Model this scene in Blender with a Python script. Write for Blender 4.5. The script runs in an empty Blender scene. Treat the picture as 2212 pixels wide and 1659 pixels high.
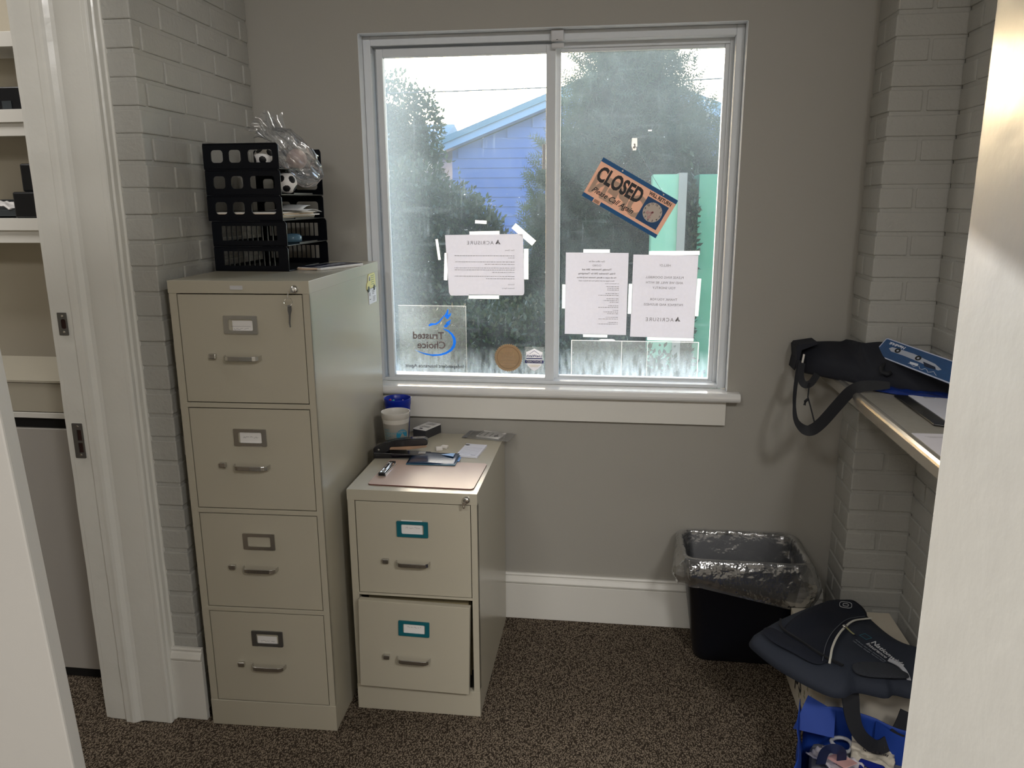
import bpy, bmesh, math, random
import numpy as np
from mathutils import Matrix, Vector, Euler, noise as mnoise
random.seed(7); np.random.seed(7)
PI = math.pi
SC = bpy.context.scene
COL = SC.collection

# ------------------------------------------------------------------ camera
def camera():
    yaw, pitch, roll, f = 0.1311, -0.2307, -0.0057, 1697.4
    sy, cy, sp, cp = math.sin(yaw), math.cos(yaw), math.sin(pitch), math.cos(pitch)
    fwd = Vector((-sy*cp, cy*cp, sp)); r0 = Vector((cy, sy, 0)); u0 = r0.cross(fwd)
    r = math.cos(roll)*r0 + math.sin(roll)*u0; u = -math.sin(roll)*r0 + math.cos(roll)*u0
    cd = bpy.data.cameras.new('camera'); cd.sensor_width = 36; cd.lens = 36*f/2212
    cd.clip_start = 0.02; cd.clip_end = 300
    co = bpy.data.objects.new('camera', cd); COL.objects.link(co)
    m = Matrix((( r.x, u.x, -fwd.x, 0.2605), (r.y, u.y, -fwd.y, -2.6546), (r.z, u.z, -fwd.z, 1.5223), (0, 0, 0, 1)))
    co.matrix_world = m
    SC.camera = co
camera()

# ------------------------------------------------------------------ light
SUN_AZ = math.atan(0.31)          # the sun stands to the left of the window's normal
SUN_EL = math.radians(13.0)
def lights():
    w = bpy.data.worlds.new('sky'); SC.world = w; w.use_nodes = True
    nt = w.node_tree; bg = nt.nodes['Background']
    sk = nt.nodes.new('ShaderNodeTexSky'); sk.sky_type = 'NISHITA'; sk.sun_disc = False
    sk.sun_elevation = SUN_EL; sk.sun_rotation = -SUN_AZ
    sk.air_density = 1.0; sk.dust_density = 1.5; sk.ozone_density = 1.0
    nt.links.new(sk.outputs[0], bg.inputs[0]); bg.inputs[1].default_value = 1.0
    s = bpy.data.lights.new('sun', 'SUN'); s.energy = 9.5; s.angle = math.radians(0.53); s.color = (1.0, 0.95, 0.88)
    so = bpy.data.objects.new('sun', s); COL.objects.link(so)
    d = Vector((math.sin(SUN_AZ)*math.cos(SUN_EL), -math.cos(SUN_AZ)*math.cos(SUN_EL), -math.sin(SUN_EL)))
    so.rotation_euler = d.to_track_quat('-Z', 'Y').to_euler()
    # unseen ceiling panels, added for front light and to brighten the side room
    for (x, y, sx, sy_, e, c) in ((1.75, -3.55, 1.2, 0.6, 138, (1.0, 0.975, 0.955)), (0.2, -4.4, 0.6, 0.6, 22, (1.0, 0.975, 0.955)), (-0.75, -3.6, 0.6, 0.6, 30, (1.0, 0.975, 0.955)), (-2.3, -1.0, 0.6, 0.6, 20, (1.0, 0.96, 0.92))):
        a = bpy.data.lights.new('ceiling_fill_light', 'AREA'); a.shape = 'RECTANGLE'; a.size = sx; a.size_y = sy_
        a.energy = e; a.color = c
        ao = bpy.data.objects.new('ceiling_fill_light', a); COL.objects.link(ao); ao.location = (x, y, 2.90)
lights()
SC.view_settings.view_transform = 'Standard'; SC.view_settings.look = 'None'
SC.view_settings.gamma = 1; SC.view_settings.exposure = 0.0; SC.view_settings.use_curve_mapping = False
SC.cycles.max_bounces = 10; SC.cycles.transparent_max_bounces = 24; SC.cycles.sample_clamp_indirect = 6
SC.cycles.use_denoising = True

# ------------------------------------------------------------------ materials
def lin(c):
    return tuple(((x/255)/12.92 if x/255 <= 0.04045 else (((x/255)+0.055)/1.055)**2.4) for x in c)
MATS = {}
def mat(name, rgb=(128, 128, 128), rough=0.5, metal=0.0, bump=0, bscale=60, var=0, vscale=6, spec=0.5, trans=0, alpha=1.0, coat=0, bdist=0.002, detail=4):
    if name in MATS: return MATS[name]
    m = bpy.data.materials.new(name); m.use_nodes = True; nt = m.node_tree
    p = nt.nodes['Principled BSDF']; c = lin(rgb)
    p.inputs['Base Color'].default_value = (*c, 1); p.inputs['Roughness'].default_value = rough
    p.inputs['Metallic'].default_value = metal; p.inputs['Specular IOR Level'].default_value = spec
    p.inputs['Coat Weight'].default_value = coat; p.inputs['Coat Roughness'].default_value = 0.12
    if alpha < 1: p.inputs['Alpha'].default_value = alpha
    tc = nt.nodes.new('ShaderNodeTexCoord')
    if var:
        n = nt.nodes.new('ShaderNodeTexNoise'); n.inputs['Scale'].default_value = vscale; n.inputs['Detail'].default_value = 5
        nt.links.new(tc.outputs['Object'], n.inputs['Vector'])
        mx = nt.nodes.new('ShaderNodeMix'); mx.data_type = 'RGBA'
        mx.inputs[6].default_value = (*[x*(1-var) for x in c], 1); mx.inputs[7].default_value = (*[min(1, x*(1+var)) for x in c], 1)
        nt.links.new(n.outputs['Fac'], mx.inputs[0]); nt.links.new(mx.outputs[2], p.inputs['Base Color'])
    if bump:
        n2 = nt.nodes.new('ShaderNodeTexNoise'); n2.inputs['Scale'].default_value = bscale; n2.inputs['Detail'].default_value = detail
        nt.links.new(tc.outputs['Object'], n2.inputs['Vector'])
        b = nt.nodes.new('ShaderNodeBump'); b.inputs['Strength'].default_value = bump; b.inputs['Distance'].default_value = bdist
        nt.links.new(n2.outputs['Fac'], b.inputs['Height']); nt.links.new(b.outputs[0], p.inputs['Normal'])
    if trans:
        out = nt.nodes['Material Output']; t = nt.nodes.new('ShaderNodeBsdfTranslucent'); t.inputs[0].default_value = (*c, 1)
        ms = nt.nodes.new('ShaderNodeMixShader'); ms.inputs[0].default_value = trans
        nt.links.new(p.outputs[0], ms.inputs[1]); nt.links.new(t.outputs[0], ms.inputs[2]); nt.links.new(ms.outputs[0], out.inputs[0])
    MATS[name] = m
    return m

def film(name, rgb=(255, 255, 255), clear=0.85, gloss=0.1, rough=0.08, bump=0, bscale=30, bdist=0.004, thin=False):
    """thin clear plastic or glass: mostly see-through, partly glossy, partly milky"""
    if name in MATS: return MATS[name]
    m = bpy.data.materials.new(name); m.use_nodes = True; nt = m.node_tree; N = nt.nodes; L = nt.links
    for n in list(N):
        if n.type != 'OUTPUT_MATERIAL': N.remove(n)
    out = [n for n in N if n.type == 'OUTPUT_MATERIAL'][0]
    tr = N.new('ShaderNodeBsdfTransparent'); gl = N.new('ShaderNodeBsdfGlossy'); gl.inputs['Roughness'].default_value = rough
    df = N.new('ShaderNodeBsdfDiffuse'); tl = N.new('ShaderNodeBsdfTranslucent')
    df.inputs[0].default_value = (*lin(rgb), 1); tl.inputs[0].default_value = (*lin(rgb), 1)
    a = N.new('ShaderNodeMixShader'); a.inputs[0].default_value = 0.5; L.new(df.outputs[0], a.inputs[1]); L.new(tl.outputs[0], a.inputs[2])
    b = N.new('ShaderNodeMixShader'); b.inputs[0].default_value = clear; L.new(a.outputs[0], b.inputs[1]); L.new(tr.outputs[0], b.inputs[2])
    fr = N.new('ShaderNodeLayerWeight'); fr.inputs[0].default_value = 0.35
    mm = N.new('ShaderNodeMath'); mm.operation = 'MULTIPLY_ADD'; mm.inputs[1].default_value = gloss*3; mm.inputs[2].default_value = gloss; mm.use_clamp = True
    L.new(fr.outputs['Fresnel'], mm.inputs[0])
    c = N.new('ShaderNodeMixShader'); L.new(mm.outputs[0], c.inputs[0]); L.new(b.outputs[0], c.inputs[1]); L.new(gl.outputs[0], c.inputs[2])
    L.new(c.outputs[0], out.inputs[0])
    if bump:
        tc = N.new('ShaderNodeTexCoord'); n2 = N.new('ShaderNodeTexNoise'); n2.inputs['Scale'].default_value = bscale; n2.inputs['Detail'].default_value = 3
        L.new(tc.outputs['Object'], n2.inputs['Vector']); bb = N.new('ShaderNodeBump'); bb.inputs['Strength'].default_value = bump; bb.inputs['Distance'].default_value = bdist
        L.new(n2.outputs['Fac'], bb.inputs['Height']); L.new(bb.outputs[0], gl.inputs['Normal'])
    MATS[name] = m
    return m

def glass_dirt_haze(name, haze_x, smear_z, base):
    m = bpy.data.materials.new(name); m.use_nodes = True; nt = m.node_tree; N = nt.nodes; L = nt.links
    for n in list(N):
        if n.type != 'OUTPUT_MATERIAL': N.remove(n)
    out = [n for n in N if n.type == 'OUTPUT_MATERIAL'][0]
    tc = N.new('ShaderNodeTexCoord')
    tr = N.new('ShaderNodeBsdfTransparent'); tr.inputs[0].default_value = (0.96, 0.97, 0.975, 1)
    gl = N.new('ShaderNodeBsdfGlossy'); gl.inputs['Roughness'].default_value = 0.0
    tl = N.new('ShaderNodeBsdfTranslucent'); tl.inputs[0].default_value = (0.62, 0.80, 0.95, 1)  # cool haze colour put into the dirt layer
    df = N.new('ShaderNodeBsdfDiffuse'); df.inputs[0].default_value = (0.7, 0.7, 0.7, 1)
    dirt_haze = N.new('ShaderNodeMixShader'); dirt_haze.inputs[0].default_value = 0.6
    L.new(df.outputs[0], dirt_haze.inputs[1]); L.new(tl.outputs[0], dirt_haze.inputs[2])
    def nz(scale, detail, mp=None, dist=0):
        n = N.new('ShaderNodeTexNoise'); n.inputs['Scale'].default_value = scale; n.inputs['Detail'].default_value = detail; n.inputs['Distortion'].default_value = dist
        if mp:
            q = N.new('ShaderNodeMapping'); q.inputs['Scale'].default_value = mp[0]; q.inputs['Rotation'].default_value = mp[1]
            L.new(tc.outputs['Object'], q.inputs[0]); L.new(q.outputs[0], n.inputs['Vector'])
        else: L.new(tc.outputs['Object'], n.inputs['Vector'])
        return n
    def ramp(src, a, b, va=0.0, vb=1.0):
        r = N.new('ShaderNodeMapRange'); r.inputs[1].default_value = a; r.inputs[2].default_value = b; r.inputs[3].default_value = va; r.inputs[4].default_value = vb
        L.new(src, r.inputs[0]); return r.outputs[0]
    def add(a, b, op='ADD'):
        n = N.new('ShaderNodeMath'); n.operation = op
        for i, s in enumerate((a, b)):
            if isinstance(s, (int, float)): n.inputs[i].default_value = s
            else: L.new(s, n.inputs[i])
        return n.outputs[0]
    clouds = ramp(nz(3.0, 6, dist=1.2).outputs['Fac'], 0.35, 0.8, 0.0, 0.028)
    streak = ramp(nz(9, 4, ((9, 1, 1.0), (0, 0.5, 0))).outputs['Fac'], 0.62, 0.8, 0.0, 0.035)
    wipe = ramp(nz(5, 3, ((1.0, 1, 7), (0, 0.9, 0)), 0.6).outputs['Fac'], 0.62, 0.78, 0.0, 0.03)
    vo = N.new('ShaderNodeTexVoronoi'); vo.inputs['Scale'].default_value = 55; L.new(tc.outputs['Object'], vo.inputs['Vector'])
    speck = ramp(vo.outputs['Distance'], 0.10, 0.05, 0.0, 0.55)
    mask = ramp(nz(14, 2).outputs['Fac'], 0.60, 0.66)
    speck = add(speck, mask, 'MULTIPLY')
    # grime gathered along the bottom; haze glow painted up one side and the top
    sx = N.new('ShaderNodeSeparateXYZ'); L.new(tc.outputs['Object'], sx.inputs[0])
    low = ramp(sx.outputs[2], smear_z + 0.10, smear_z, 0.0, 1.0)
    lown = ramp(nz(30, 4, ((3, 1, .6), (0, 0, 0))).outputs['Fac'], 0.3, 0.65, 0.03, 0.30)
    low = add(low, lown, 'MULTIPLY')
    side = ramp(sx.outputs[0], haze_x + 0.16, haze_x, 0.0, 0.09)  # bright haze at the pane's side, painted as milky film
    top_haze = ramp(sx.outputs[2], 1.45, 2.0, 0.0, 0.055)  # haze glow toward the top, painted the same way
    low = add(low, top_haze)
    tot = add(add(add(clouds, streak), add(wipe, speck)), add(low, side)); tot = add(tot, base)
    cl = N.new('ShaderNodeClamp'); cl.inputs[2].default_value = 0.85; L.new(tot, cl.inputs[0])
    a = N.new('ShaderNodeMixShader'); L.new(cl.outputs[0], a.inputs[0]); L.new(tr.outputs[0], a.inputs[1]); L.new(dirt_haze.outputs[0], a.inputs[2])
    fr = N.new('ShaderNodeFresnel'); fr.inputs[0].default_value = 1.35
    g = N.new('ShaderNodeMixShader'); L.new(fr.outputs[0], g.inputs[0]); L.new(a.outputs[0], g.inputs[1]); L.new(gl.outputs[0], g.inputs[2])
    L.new(g.outputs[0], out.inputs[0])
    return m

def carpet_mat():
    m = bpy.data.materials.new('loop_carpet'); m.use_nodes = True; nt = m.node_tree; N = nt.nodes; L = nt.links
    p = N['Principled BSDF']; p.inputs['Roughness'].default_value = 0.95; p.inputs['Specular IOR Level'].default_value = 0.1
    tc = N.new('ShaderNodeTexCoord'); mp = N.new('ShaderNodeMapping'); mp.inputs['Scale'].default_value = (1.0, 0.55, 1); mp.inputs['Rotation'].default_value = (0, 0, 0.30)
    L.new(tc.outputs['Object'], mp.inputs[0])
    ns = N.new('ShaderNodeTexNoise'); ns.inputs['Scale'].default_value = 140; ns.inputs['Detail'].default_value = 2; L.new(mp.outputs[0], ns.inputs['Vector'])
    mv = N.new('ShaderNodeMix'); mv.data_type = 'RGBA'; mv.blend_type = 'LINEAR_LIGHT'; mv.inputs[0].default_value = 0.0022
    L.new(mp.outputs[0], mv.inputs[6]); L.new(ns.outputs['Color'], mv.inputs[7])
    vo = N.new('ShaderNodeTexVoronoi'); vo.inputs['Scale'].default_value = 300; L.new(mv.outputs[2], vo.inputs['Vector'])
    cr = N.new('ShaderNodeValToRGB'); e = cr.color_ramp.elements
    e[0].position = 0.0; e[0].color = (*lin((166, 152, 133)), 1); e[1].position = 0.62; e[1].color = (*lin((56, 48, 40)), 1)
    x = cr.color_ramp.elements.new(0.3); x.color = (*lin((136, 123, 107)), 1)
    L.new(vo.outputs['Distance'], cr.inputs[0])
    hs = N.new('ShaderNodeMix'); hs.data_type = 'RGBA'; hs.blend_type = 'MULTIPLY'; hs.inputs[0].default_value = 0.55
    L.new(cr.outputs[0], hs.inputs[6]); gr = N.new('ShaderNodeMapRange'); gr.inputs[3].default_value = 0.62; gr.inputs[4].default_value = 1.2
    sp = N.new('ShaderNodeSeparateColor'); L.new(vo.outputs['Color'], sp.inputs[0]); L.new(sp.outputs[0], gr.inputs[0])
    cb = N.new('ShaderNodeCombineColor'); [L.new(gr.outputs[0], cb.inputs[i]) for i in range(3)]
    L.new(cb.outputs[0], hs.inputs[7]); L.new(hs.outputs[2], p.inputs['Base Color'])
    iv = N.new('ShaderNodeMath'); iv.operation = 'SUBTRACT'; iv.inputs[0].default_value = 1; L.new(vo.outputs['Distance'], iv.inputs[1])
    b = N.new('ShaderNodeBump'); b.inputs['Strength'].default_value = 1.0; b.inputs['Distance'].default_value = 0.0025; L.new(iv.outputs[0], b.inputs['Height']); L.new(b.outputs[0], p.inputs['Normal'])
    return m

def paper_mat(name, rgb, trans=0.5, strength=0.08):
    """thin backlit paper: cloudy fibres"""
    m = mat(name, rgb, 0.85, var=strength, vscale=90, trans=trans, bump=0.2, bscale=40, bdist=0.001)
    return m

PAINT = mat('grey_wall_paint', (163, 160, 152), 0.5, bump=0.12, bscale=140, var=0.025, vscale=3)
BRICK = mat('painted_brick', (176, 175, 169), 0.6, bump=0.55, bscale=95, bdist=0.004, var=0.05, vscale=14)
WHITE = mat('old_white_paint', (226, 225, 218), 0.32, bump=0.45, bscale=22, bdist=0.004, var=0.03, vscale=10, coat=0.25)
TRIMW = mat('white_trim_paint', (222, 220, 213), 0.35, bump=0.15, bscale=40, var=0.02)
VINYL = mat('white_window_vinyl', (214, 218, 222), 0.4, bump=0.1, bscale=50, var=0.03, vscale=20)
PUTTY = mat('putty_enamel', (183, 177, 160), 0.26, bump=0.05, bscale=260, bdist=0.0006, var=0.015, vscale=8, spec=0.65)
CHROME = mat('satin_chrome', (212, 212, 210), 0.20, metal=1.0)
SHINY = mat('polished_chrome', (225, 225, 225), 0.1, metal=1.0)
TEAL = mat('teal_enamel', (18, 96, 108), 0.3)
BLACKP = mat('black_plastic', (13, 15, 21), 0.35)
PAPER = mat('white_card', (230, 228, 226), 0.8, var=0.03, vscale=30)
INK = mat('dark_ink', (52, 52, 58), 0.8)
INKF = mat('faded_ink', (128, 124, 128), 0.8)
INKT = mat('grey_ink_on_paper', (150, 148, 152), 0.9); INKS = mat('pale_small_print', (186, 184, 190), 0.9)
STEEL = mat('dull_steel', (132, 132, 132), 0.4, metal=0.9)
mat('dark_box_print', (44, 40, 42), .8); mat('blue_grey_shingle', (110, 140, 160), .8, var=.1)
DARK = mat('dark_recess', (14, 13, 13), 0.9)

# ------------------------------------------------------------------ helpers
def new(name, me, m=None, parent=None, loc=None, rot=None, label=None, cat=None, group=None, kind=None, bevel=0, seg=2, smooth=False, extra=()):
    o = bpy.data.objects.new(name, me); COL.objects.link(o)
    if me is not None and m is not None:
        me.materials.append(m)
        for x in extra: me.materials.append(x)
    if parent: o.parent = parent
    if loc is not None: o.location = loc
    if rot is not None: o.rotation_euler = rot
    tag(o, label, cat, group, kind)
    if bevel:
        md = o.modifiers.new('bevel', 'BEVEL'); md.width = bevel; md.segments = seg; md.limit_method = 'ANGLE'; md.angle_limit = math.radians(40)
    if smooth and me is not None:
        me.polygons.foreach_set('use_smooth', [True]*len(me.polygons))
    return o
def tag(o, label=None, cat=None, group=None, kind=None):
    if label: o['label'] = label
    if cat: o['category'] = cat
    if group: o['group'] = group
    if kind: o['kind'] = kind
def empty(name, loc=(0, 0, 0), rz=0, **k):
    o = new(name, None, **k); o.location = loc; o.rotation_euler = (0, 0, rz); o.empty_display_size = 0.05
    return o
class MB:
    def __init__(s): s.v = []; s.f = []; s.mi = []
    def box(s, x0, x1, y0, y1, z0, z1, mi=0, M=None):
        n = len(s.v); P = [(x0, y0, z0), (x1, y0, z0), (x1, y1, z0), (x0, y1, z0), (x0, y0, z1), (x1, y0, z1), (x1, y1, z1), (x0, y1, z1)]
        if M is not None: P = [tuple(M @ Vector(p)) for p in P]
        s.v += P
        for q in ((0, 3, 2, 1), (4, 5, 6, 7), (0, 1, 5, 4), (1, 2, 6, 5), (2, 3, 7, 6), (3, 0, 4, 7)): s.f.append(tuple(n+i for i in q)); s.mi.append(mi)
        return s
    def prism(s, poly, axis, a, b, mi=0):
        """poly of 2D points extruded along an axis ('x': poly is (y,z); 'y': (x,z); 'z': (x,y))"""
        n = len(s.v); k = len(poly)
        for t in (a, b):
            for p in poly:
                s.v.append((t, p[0], p[1]) if axis == 'x' else (p[0], t, p[1]) if axis == 'y' else (p[0], p[1], t))
        s.f.append(tuple(n+i for i in range(k))); s.f.append(tuple(n+k+i for i in reversed(range(k)))); s.mi += [mi, mi]
        for i in range(k):
            j = (i+1) % k; s.f.append((n+j, n+i, n+k+i, n+k+j)); s.mi.append(mi)
        return s
    def tube(s, pts, r, n=8, mi=0, cap=True, flat=None):
        pts = [Vector(p) for p in pts]; rs = r if isinstance(r, (list, tuple)) else [r]*len(pts); base = len(s.v); up = Vector((0, 0, 1))
        for i, p in enumerate(pts):
            t = (pts[min(i+1, len(pts)-1)]-pts[max(i-1, 0)]).normalized()
            u = up if abs(t.dot(up)) < 0.95 else Vector((1, 0, 0))
            a = t.cross(u).normalized(); b = a.cross(t).normalized()
            fa, fb = flat if flat else (1, 1)
            for k in range(n):
                an = 2*PI*(k+.5)/n; s.v.append(tuple(p + a*math.cos(an)*rs[i]*fa + b*math.sin(an)*rs[i]*fb))
        for i in range(len(pts)-1):
            for k in range(n):
                j = (k+1) % n; s.f.append((base+i*n+k, base+i*n+j, base+(i+1)*n+j, base+(i+1)*n+k)); s.mi.append(mi)
        if cap:
            s.f.append(tuple(base+k for k in reversed(range(n)))); s.f.append(tuple(base+(len(pts)-1)*n+k for k in range(n))); s.mi += [mi, mi]
        return s
    def lathe(s, prof, n=32, mi=0, c=(0, 0, 0)):
        base = len(s.v)
        for (r, z) in prof:
            for k in range(n):
                a = 2*PI*k/n; s.v.append((c[0]+r*math.cos(a), c[1]+r*math.sin(a), c[2]+z))
        for i in range(len(prof)-1):
            for k in range(n):
                j = (k+1) % n; s.f.append((base+i*n+k, base+i*n+j, base+(i+1)*n+j, base+(i+1)*n+k)); s.mi.append(mi)
        return s
    def quad(s, a, b, c, d, mi=0):
        n = len(s.v); s.v += [tuple(a), tuple(b), tuple(c), tuple(d)]; s.f.append((n, n+1, n+2, n+3)); s.mi.append(mi); return s
    def mesh(s, name='mesh'):
        me = bpy.data.meshes.new(name); me.from_pydata(s.v, [], s.f); me.polygons.foreach_set('material_index', s.mi); me.update()
        return me
    def build(s, name, m, parent=None, **k):
        ms = m if isinstance(m, (list, tuple)) else [m]
        me = s.mesh(name)
        bm = bmesh.new(); bm.from_mesh(me); bmesh.ops.recalc_face_normals(bm, faces=bm.faces); bm.to_mesh(me); bm.free()
        return new(name, me, ms[0], parent, extra=ms[1:], **k)
def grid_mesh(fn, nu, nv, name='mesh', closed=False):
    v = [tuple(fn(i/(nu if closed else nu-1), j/(nv-1))) for j in range(nv) for i in range(nu)]
    f = []
    for j in range(nv-1):
        for i in range(nu if closed else nu-1):
            k = (i+1) % nu; f.append((j*nu+i, j*nu+k, (j+1)*nu+k, (j+1)*nu+i))
    me = bpy.data.meshes.new(name); me.from_pydata(v, [], f); me.update(); return me
def rrect(w, h, r=0.0, cx=0, cy=0, n=4):
    if r <= 0: return [(cx-w/2, cy-h/2), (cx+w/2, cy-h/2), (cx+w/2, cy+h/2), (cx-w/2, cy+h/2)]
    out = []
    for (sx, sy, a0) in ((1, 1, 0), (-1, 1, 90), (-1, -1, 180), (1, -1, 270)):
        for k in range(n+1):
            a = math.radians(a0+90*k/n); out.append((cx+sx*(w/2-r)+r*math.cos(a), cy+sy*(h/2-r)+r*math.sin(a)))
    return out
def circ(r, cx=0, cy=0, n=28): return [(cx+r*math.cos(2*PI*k/n), cy+r*math.sin(2*PI*k/n)) for k in range(n)]
def curve_to_mesh(cu, M=None):
    o = bpy.data.objects.new('tmp', cu); COL.objects.link(o); dg = bpy.context.evaluated_depsgraph_get()
    me = bpy.data.meshes.new_from_object(o.evaluated_get(dg)); bpy.data.objects.remove(o); bpy.data.curves.remove(cu)
    if M is not None: me.transform(M)
    me.materials.clear()
    return me
def plate(outs, holes=(), t=0.002, M=None):
    """flat plate with holes, in the XY plane, thickness t"""
    cu = bpy.data.curves.new('plate', 'CURVE'); cu.dimensions = '2D'; cu.fill_mode = 'BOTH'; cu.extrude = t/2
    if outs and not isinstance(outs[0][0], (tuple, list)): outs = [outs]
    for poly in list(outs)+list(holes):
        s = cu.splines.new('POLY'); s.points.add(len(poly)-1); s.use_cyclic_u = True
        for p, q in zip(s.points, poly): p.co = (q[0], q[1], 0, 1)
    return curve_to_mesh(cu, M)
def text_mesh(body, size, M=None, bold=0, shear=0, ext=0.0002, align='CENTER', sx=1.0, space=1.0, line=1.0):
    cu = bpy.data.curves.new('txt', 'FONT'); cu.body = body; cu.size = size; cu.extrude = ext; cu.offset = bold; cu.shear = shear
    cu.align_x = align; cu.align_y = 'CENTER'; cu.space_character = space; cu.space_line = line; cu.resolution_u = 3
    S = Matrix.Diagonal((sx, 1, 1, 1))
    return curve_to_mesh(cu, (M @ S) if M is not None else S)
def join(meshes):
    bm = bmesh.new()
    for m in meshes: bm.from_mesh(m); bpy.data.meshes.remove(m)
    me = bpy.data.meshes.new('joined'); bm.to_mesh(me); bm.free(); return me
def T(x, y, z): return Matrix.Translation((x, y, z))
def RX(a): return Matrix.Rotation(a, 4, 'X')
def RY(a): return Matrix.Rotation(a, 4, 'Y')
def RZ(a): return Matrix.Rotation(a, 4, 'Z')
FRONT = RX(PI/2)                       # XY plane -> XZ plane, facing -y
MIR = Matrix.Diagonal((-1, 1, 1, 1))   # writing seen from behind
def fz(p, s, o=0): return mnoise.noise(Vector((p[0]*s+o, p[1]*s-o, p[2]*s+o*.5)))

# ------------------------------------------------------------------ setting
def setting():
    S = dict(kind='structure')
    fl = MB().box(-4.2, 1.6, -6, 0.0, -0.05, 0).build('floor', carpet_mat(), **S)
    MB().box(-4.4, 3.2, -6.2, 0.2, 3.0, 3.1).build('ceiling', mat('ceiling_white', (226, 224, 218), 0.8), **S)
    # back wall round the window opening
    x0, x1, z0, z1 = -0.59, 0.6445, 0.855, 2.05
    MB().box(-1.2, x0, 0, 0.17, -0.05, 3.0).box(x1, 1.4, 0, 0.17, -0.05, 3.0).box(x0, x1, 0, 0.17, -0.05, z0).box(x0, x1, 0, 0.17, z1, 3.0).build('wall_back', PAINT, **S)
    MB().box(-4.2, -1.2, 0.0, 0.17, -0.05, 3.0).build('wall_far_room', mat('beige_wall_paint', (182, 174, 156), 0.6, var=0.02), **S)
    MB().box(-4.3, 3.1, -6.15, -6.0, -0.05, 3.0).build('wall_front', mat('warm_wall_paint', (196, 190, 178), 0.6), **S)
    MB().box(-4.35, -4.2, -6, 0.17, -0.05, 3.0).build('wall_far_left', mat('beige_wall_paint', (182, 174, 156)), **S)
    # right side: brick wall with its pier; the room opens wider behind the photographer
    MB().box(1.2215, 1.4, -2.2, 0, -0.05, 3.0).box(1.2215, 3.1, -2.25, -2.2, -0.05, 3.0).box(3.0, 3.1, -6, -2.2, -0.05, 3.0).build('wall_right', PAINT, **S)
    MB().box(1.6, 3.0, -6, -2.2, -0.05, 0).build('floor_right', MATS.get('c') or carpet_mat(), **S)
setting()

def brick_box(mb, x0, x1, y0, y1, z0, z1, rnd, skew=None, jit=0.0014):
    """one painted brick, slightly out of true; skew(y) gives the x of the exposed side"""
    jx, jy, dz = rnd.uniform(-jit, jit), rnd.uniform(-jit, jit), rnd.uniform(-.0012, .0012); n = len(mb.v)
    for (x, y, z) in ((x0, y0, z0), (x1, y0, z0), (x1, y1, z0), (x0, y1, z0), (x0, y0, z1), (x1, y0, z1), (x1, y1, z1), (x0, y1, z1)):
        xx = skew(y) if (skew and x == x1) else x
        mb.v.append((xx+jx+rnd.uniform(-.0006, .0006), y+jy+rnd.uniform(-.0006, .0006), z+dz+rnd.uniform(-.0007, .0007)))
    for q in ((0, 3, 2, 1), (4, 5, 6, 7), (0, 1, 5, 4), (1, 2, 6, 5), (2, 3, 7, 6), (3, 0, 4, 7)): mb.f.append(tuple(n+k for k in q)); mb.mi.append(0)
def bricks():
    H, LN, g, top = 0.0675, 0.2, 0.010, 3.0
    rows = int(top/H)+1
    # left pier: front toward the photographer, side running back to the wall
    rnd = random.Random(3); m = MB(); sk = lambda y: -0.942-.0329*(y+.70)
    for i in range(rows):
        z0, z1 = i*H+g/2, min(top, (i+1)*H-g/2); y = -0.70+(0.145 if i % 2 else 0.045)
        brick_box(m, -1.03, -0.942, -0.70, y-g, z0, z1, rnd, sk)
        while y < 0:
            y1 = min(0, y+LN-g); brick_box(m, -0.99, -0.95, y, y1, z0, z1, rnd, sk); y += LN
    n = len(m.v)
    for z in (0, top):
        for (x, y) in ((-1.03, -0.696), (-0.9462, -0.696), (sk(0)-.0042, 0), (-1.03, 0)): m.v.append((x, y, z))
    for q in ((0, 3, 2, 1), (4, 5, 6, 7), (0, 1, 5, 4), (1, 2, 6, 5), (2, 3, 7, 6), (3, 0, 4, 7)): m.f.append(tuple(n+k for k in q)); m.mi.append(0)
    m.build('wall_left', BRICK, kind='structure', bevel=0.0035)
    rnd = random.Random(5); m = MB()
    for i in range(rows):
        z0, z1 = i*H+g/2, min(top, (i+1)*H-g/2)
        if i % 2:
            brick_box(m, 1.022, 1.217, -0.17, -0.075, z0, z1, rnd); brick_box(m, 1.022, 1.217, -0.065, 0, z0, z1, rnd)
        else:
            brick_box(m, 1.022, 1.114, -0.17, 0, z0, z1, rnd); brick_box(m, 1.124, 1.217, -0.17, 0, z0, z1, rnd)
    m.box(1.0262, 1.217, -0.1658, 0, 0, top)
    m.build('wall_pier', BRICK, kind='structure', bevel=0.0035)
    rnd = random.Random(6); m = MB()
    for i in range(rows):
        z0, z1 = i*H+g/2, min(top, (i+1)*H-g/2); y = -0.17-(0.095 if i % 2 else 0.195)
        brick_box(m, 1.209, 1.25, y+g/2, -0.171, z0, z1, rnd)
        while y > -1.9:
            brick_box(m, 1.209, 1.25, y-LN+g/2, y-g/2, z0, z1, rnd); y -= LN
    m.box(1.2132, 1.26, -1.95, -0.171, 0, top)
    m.build('wall_right_brick', BRICK, kind='structure', bevel=0.0035)
bricks()

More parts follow.
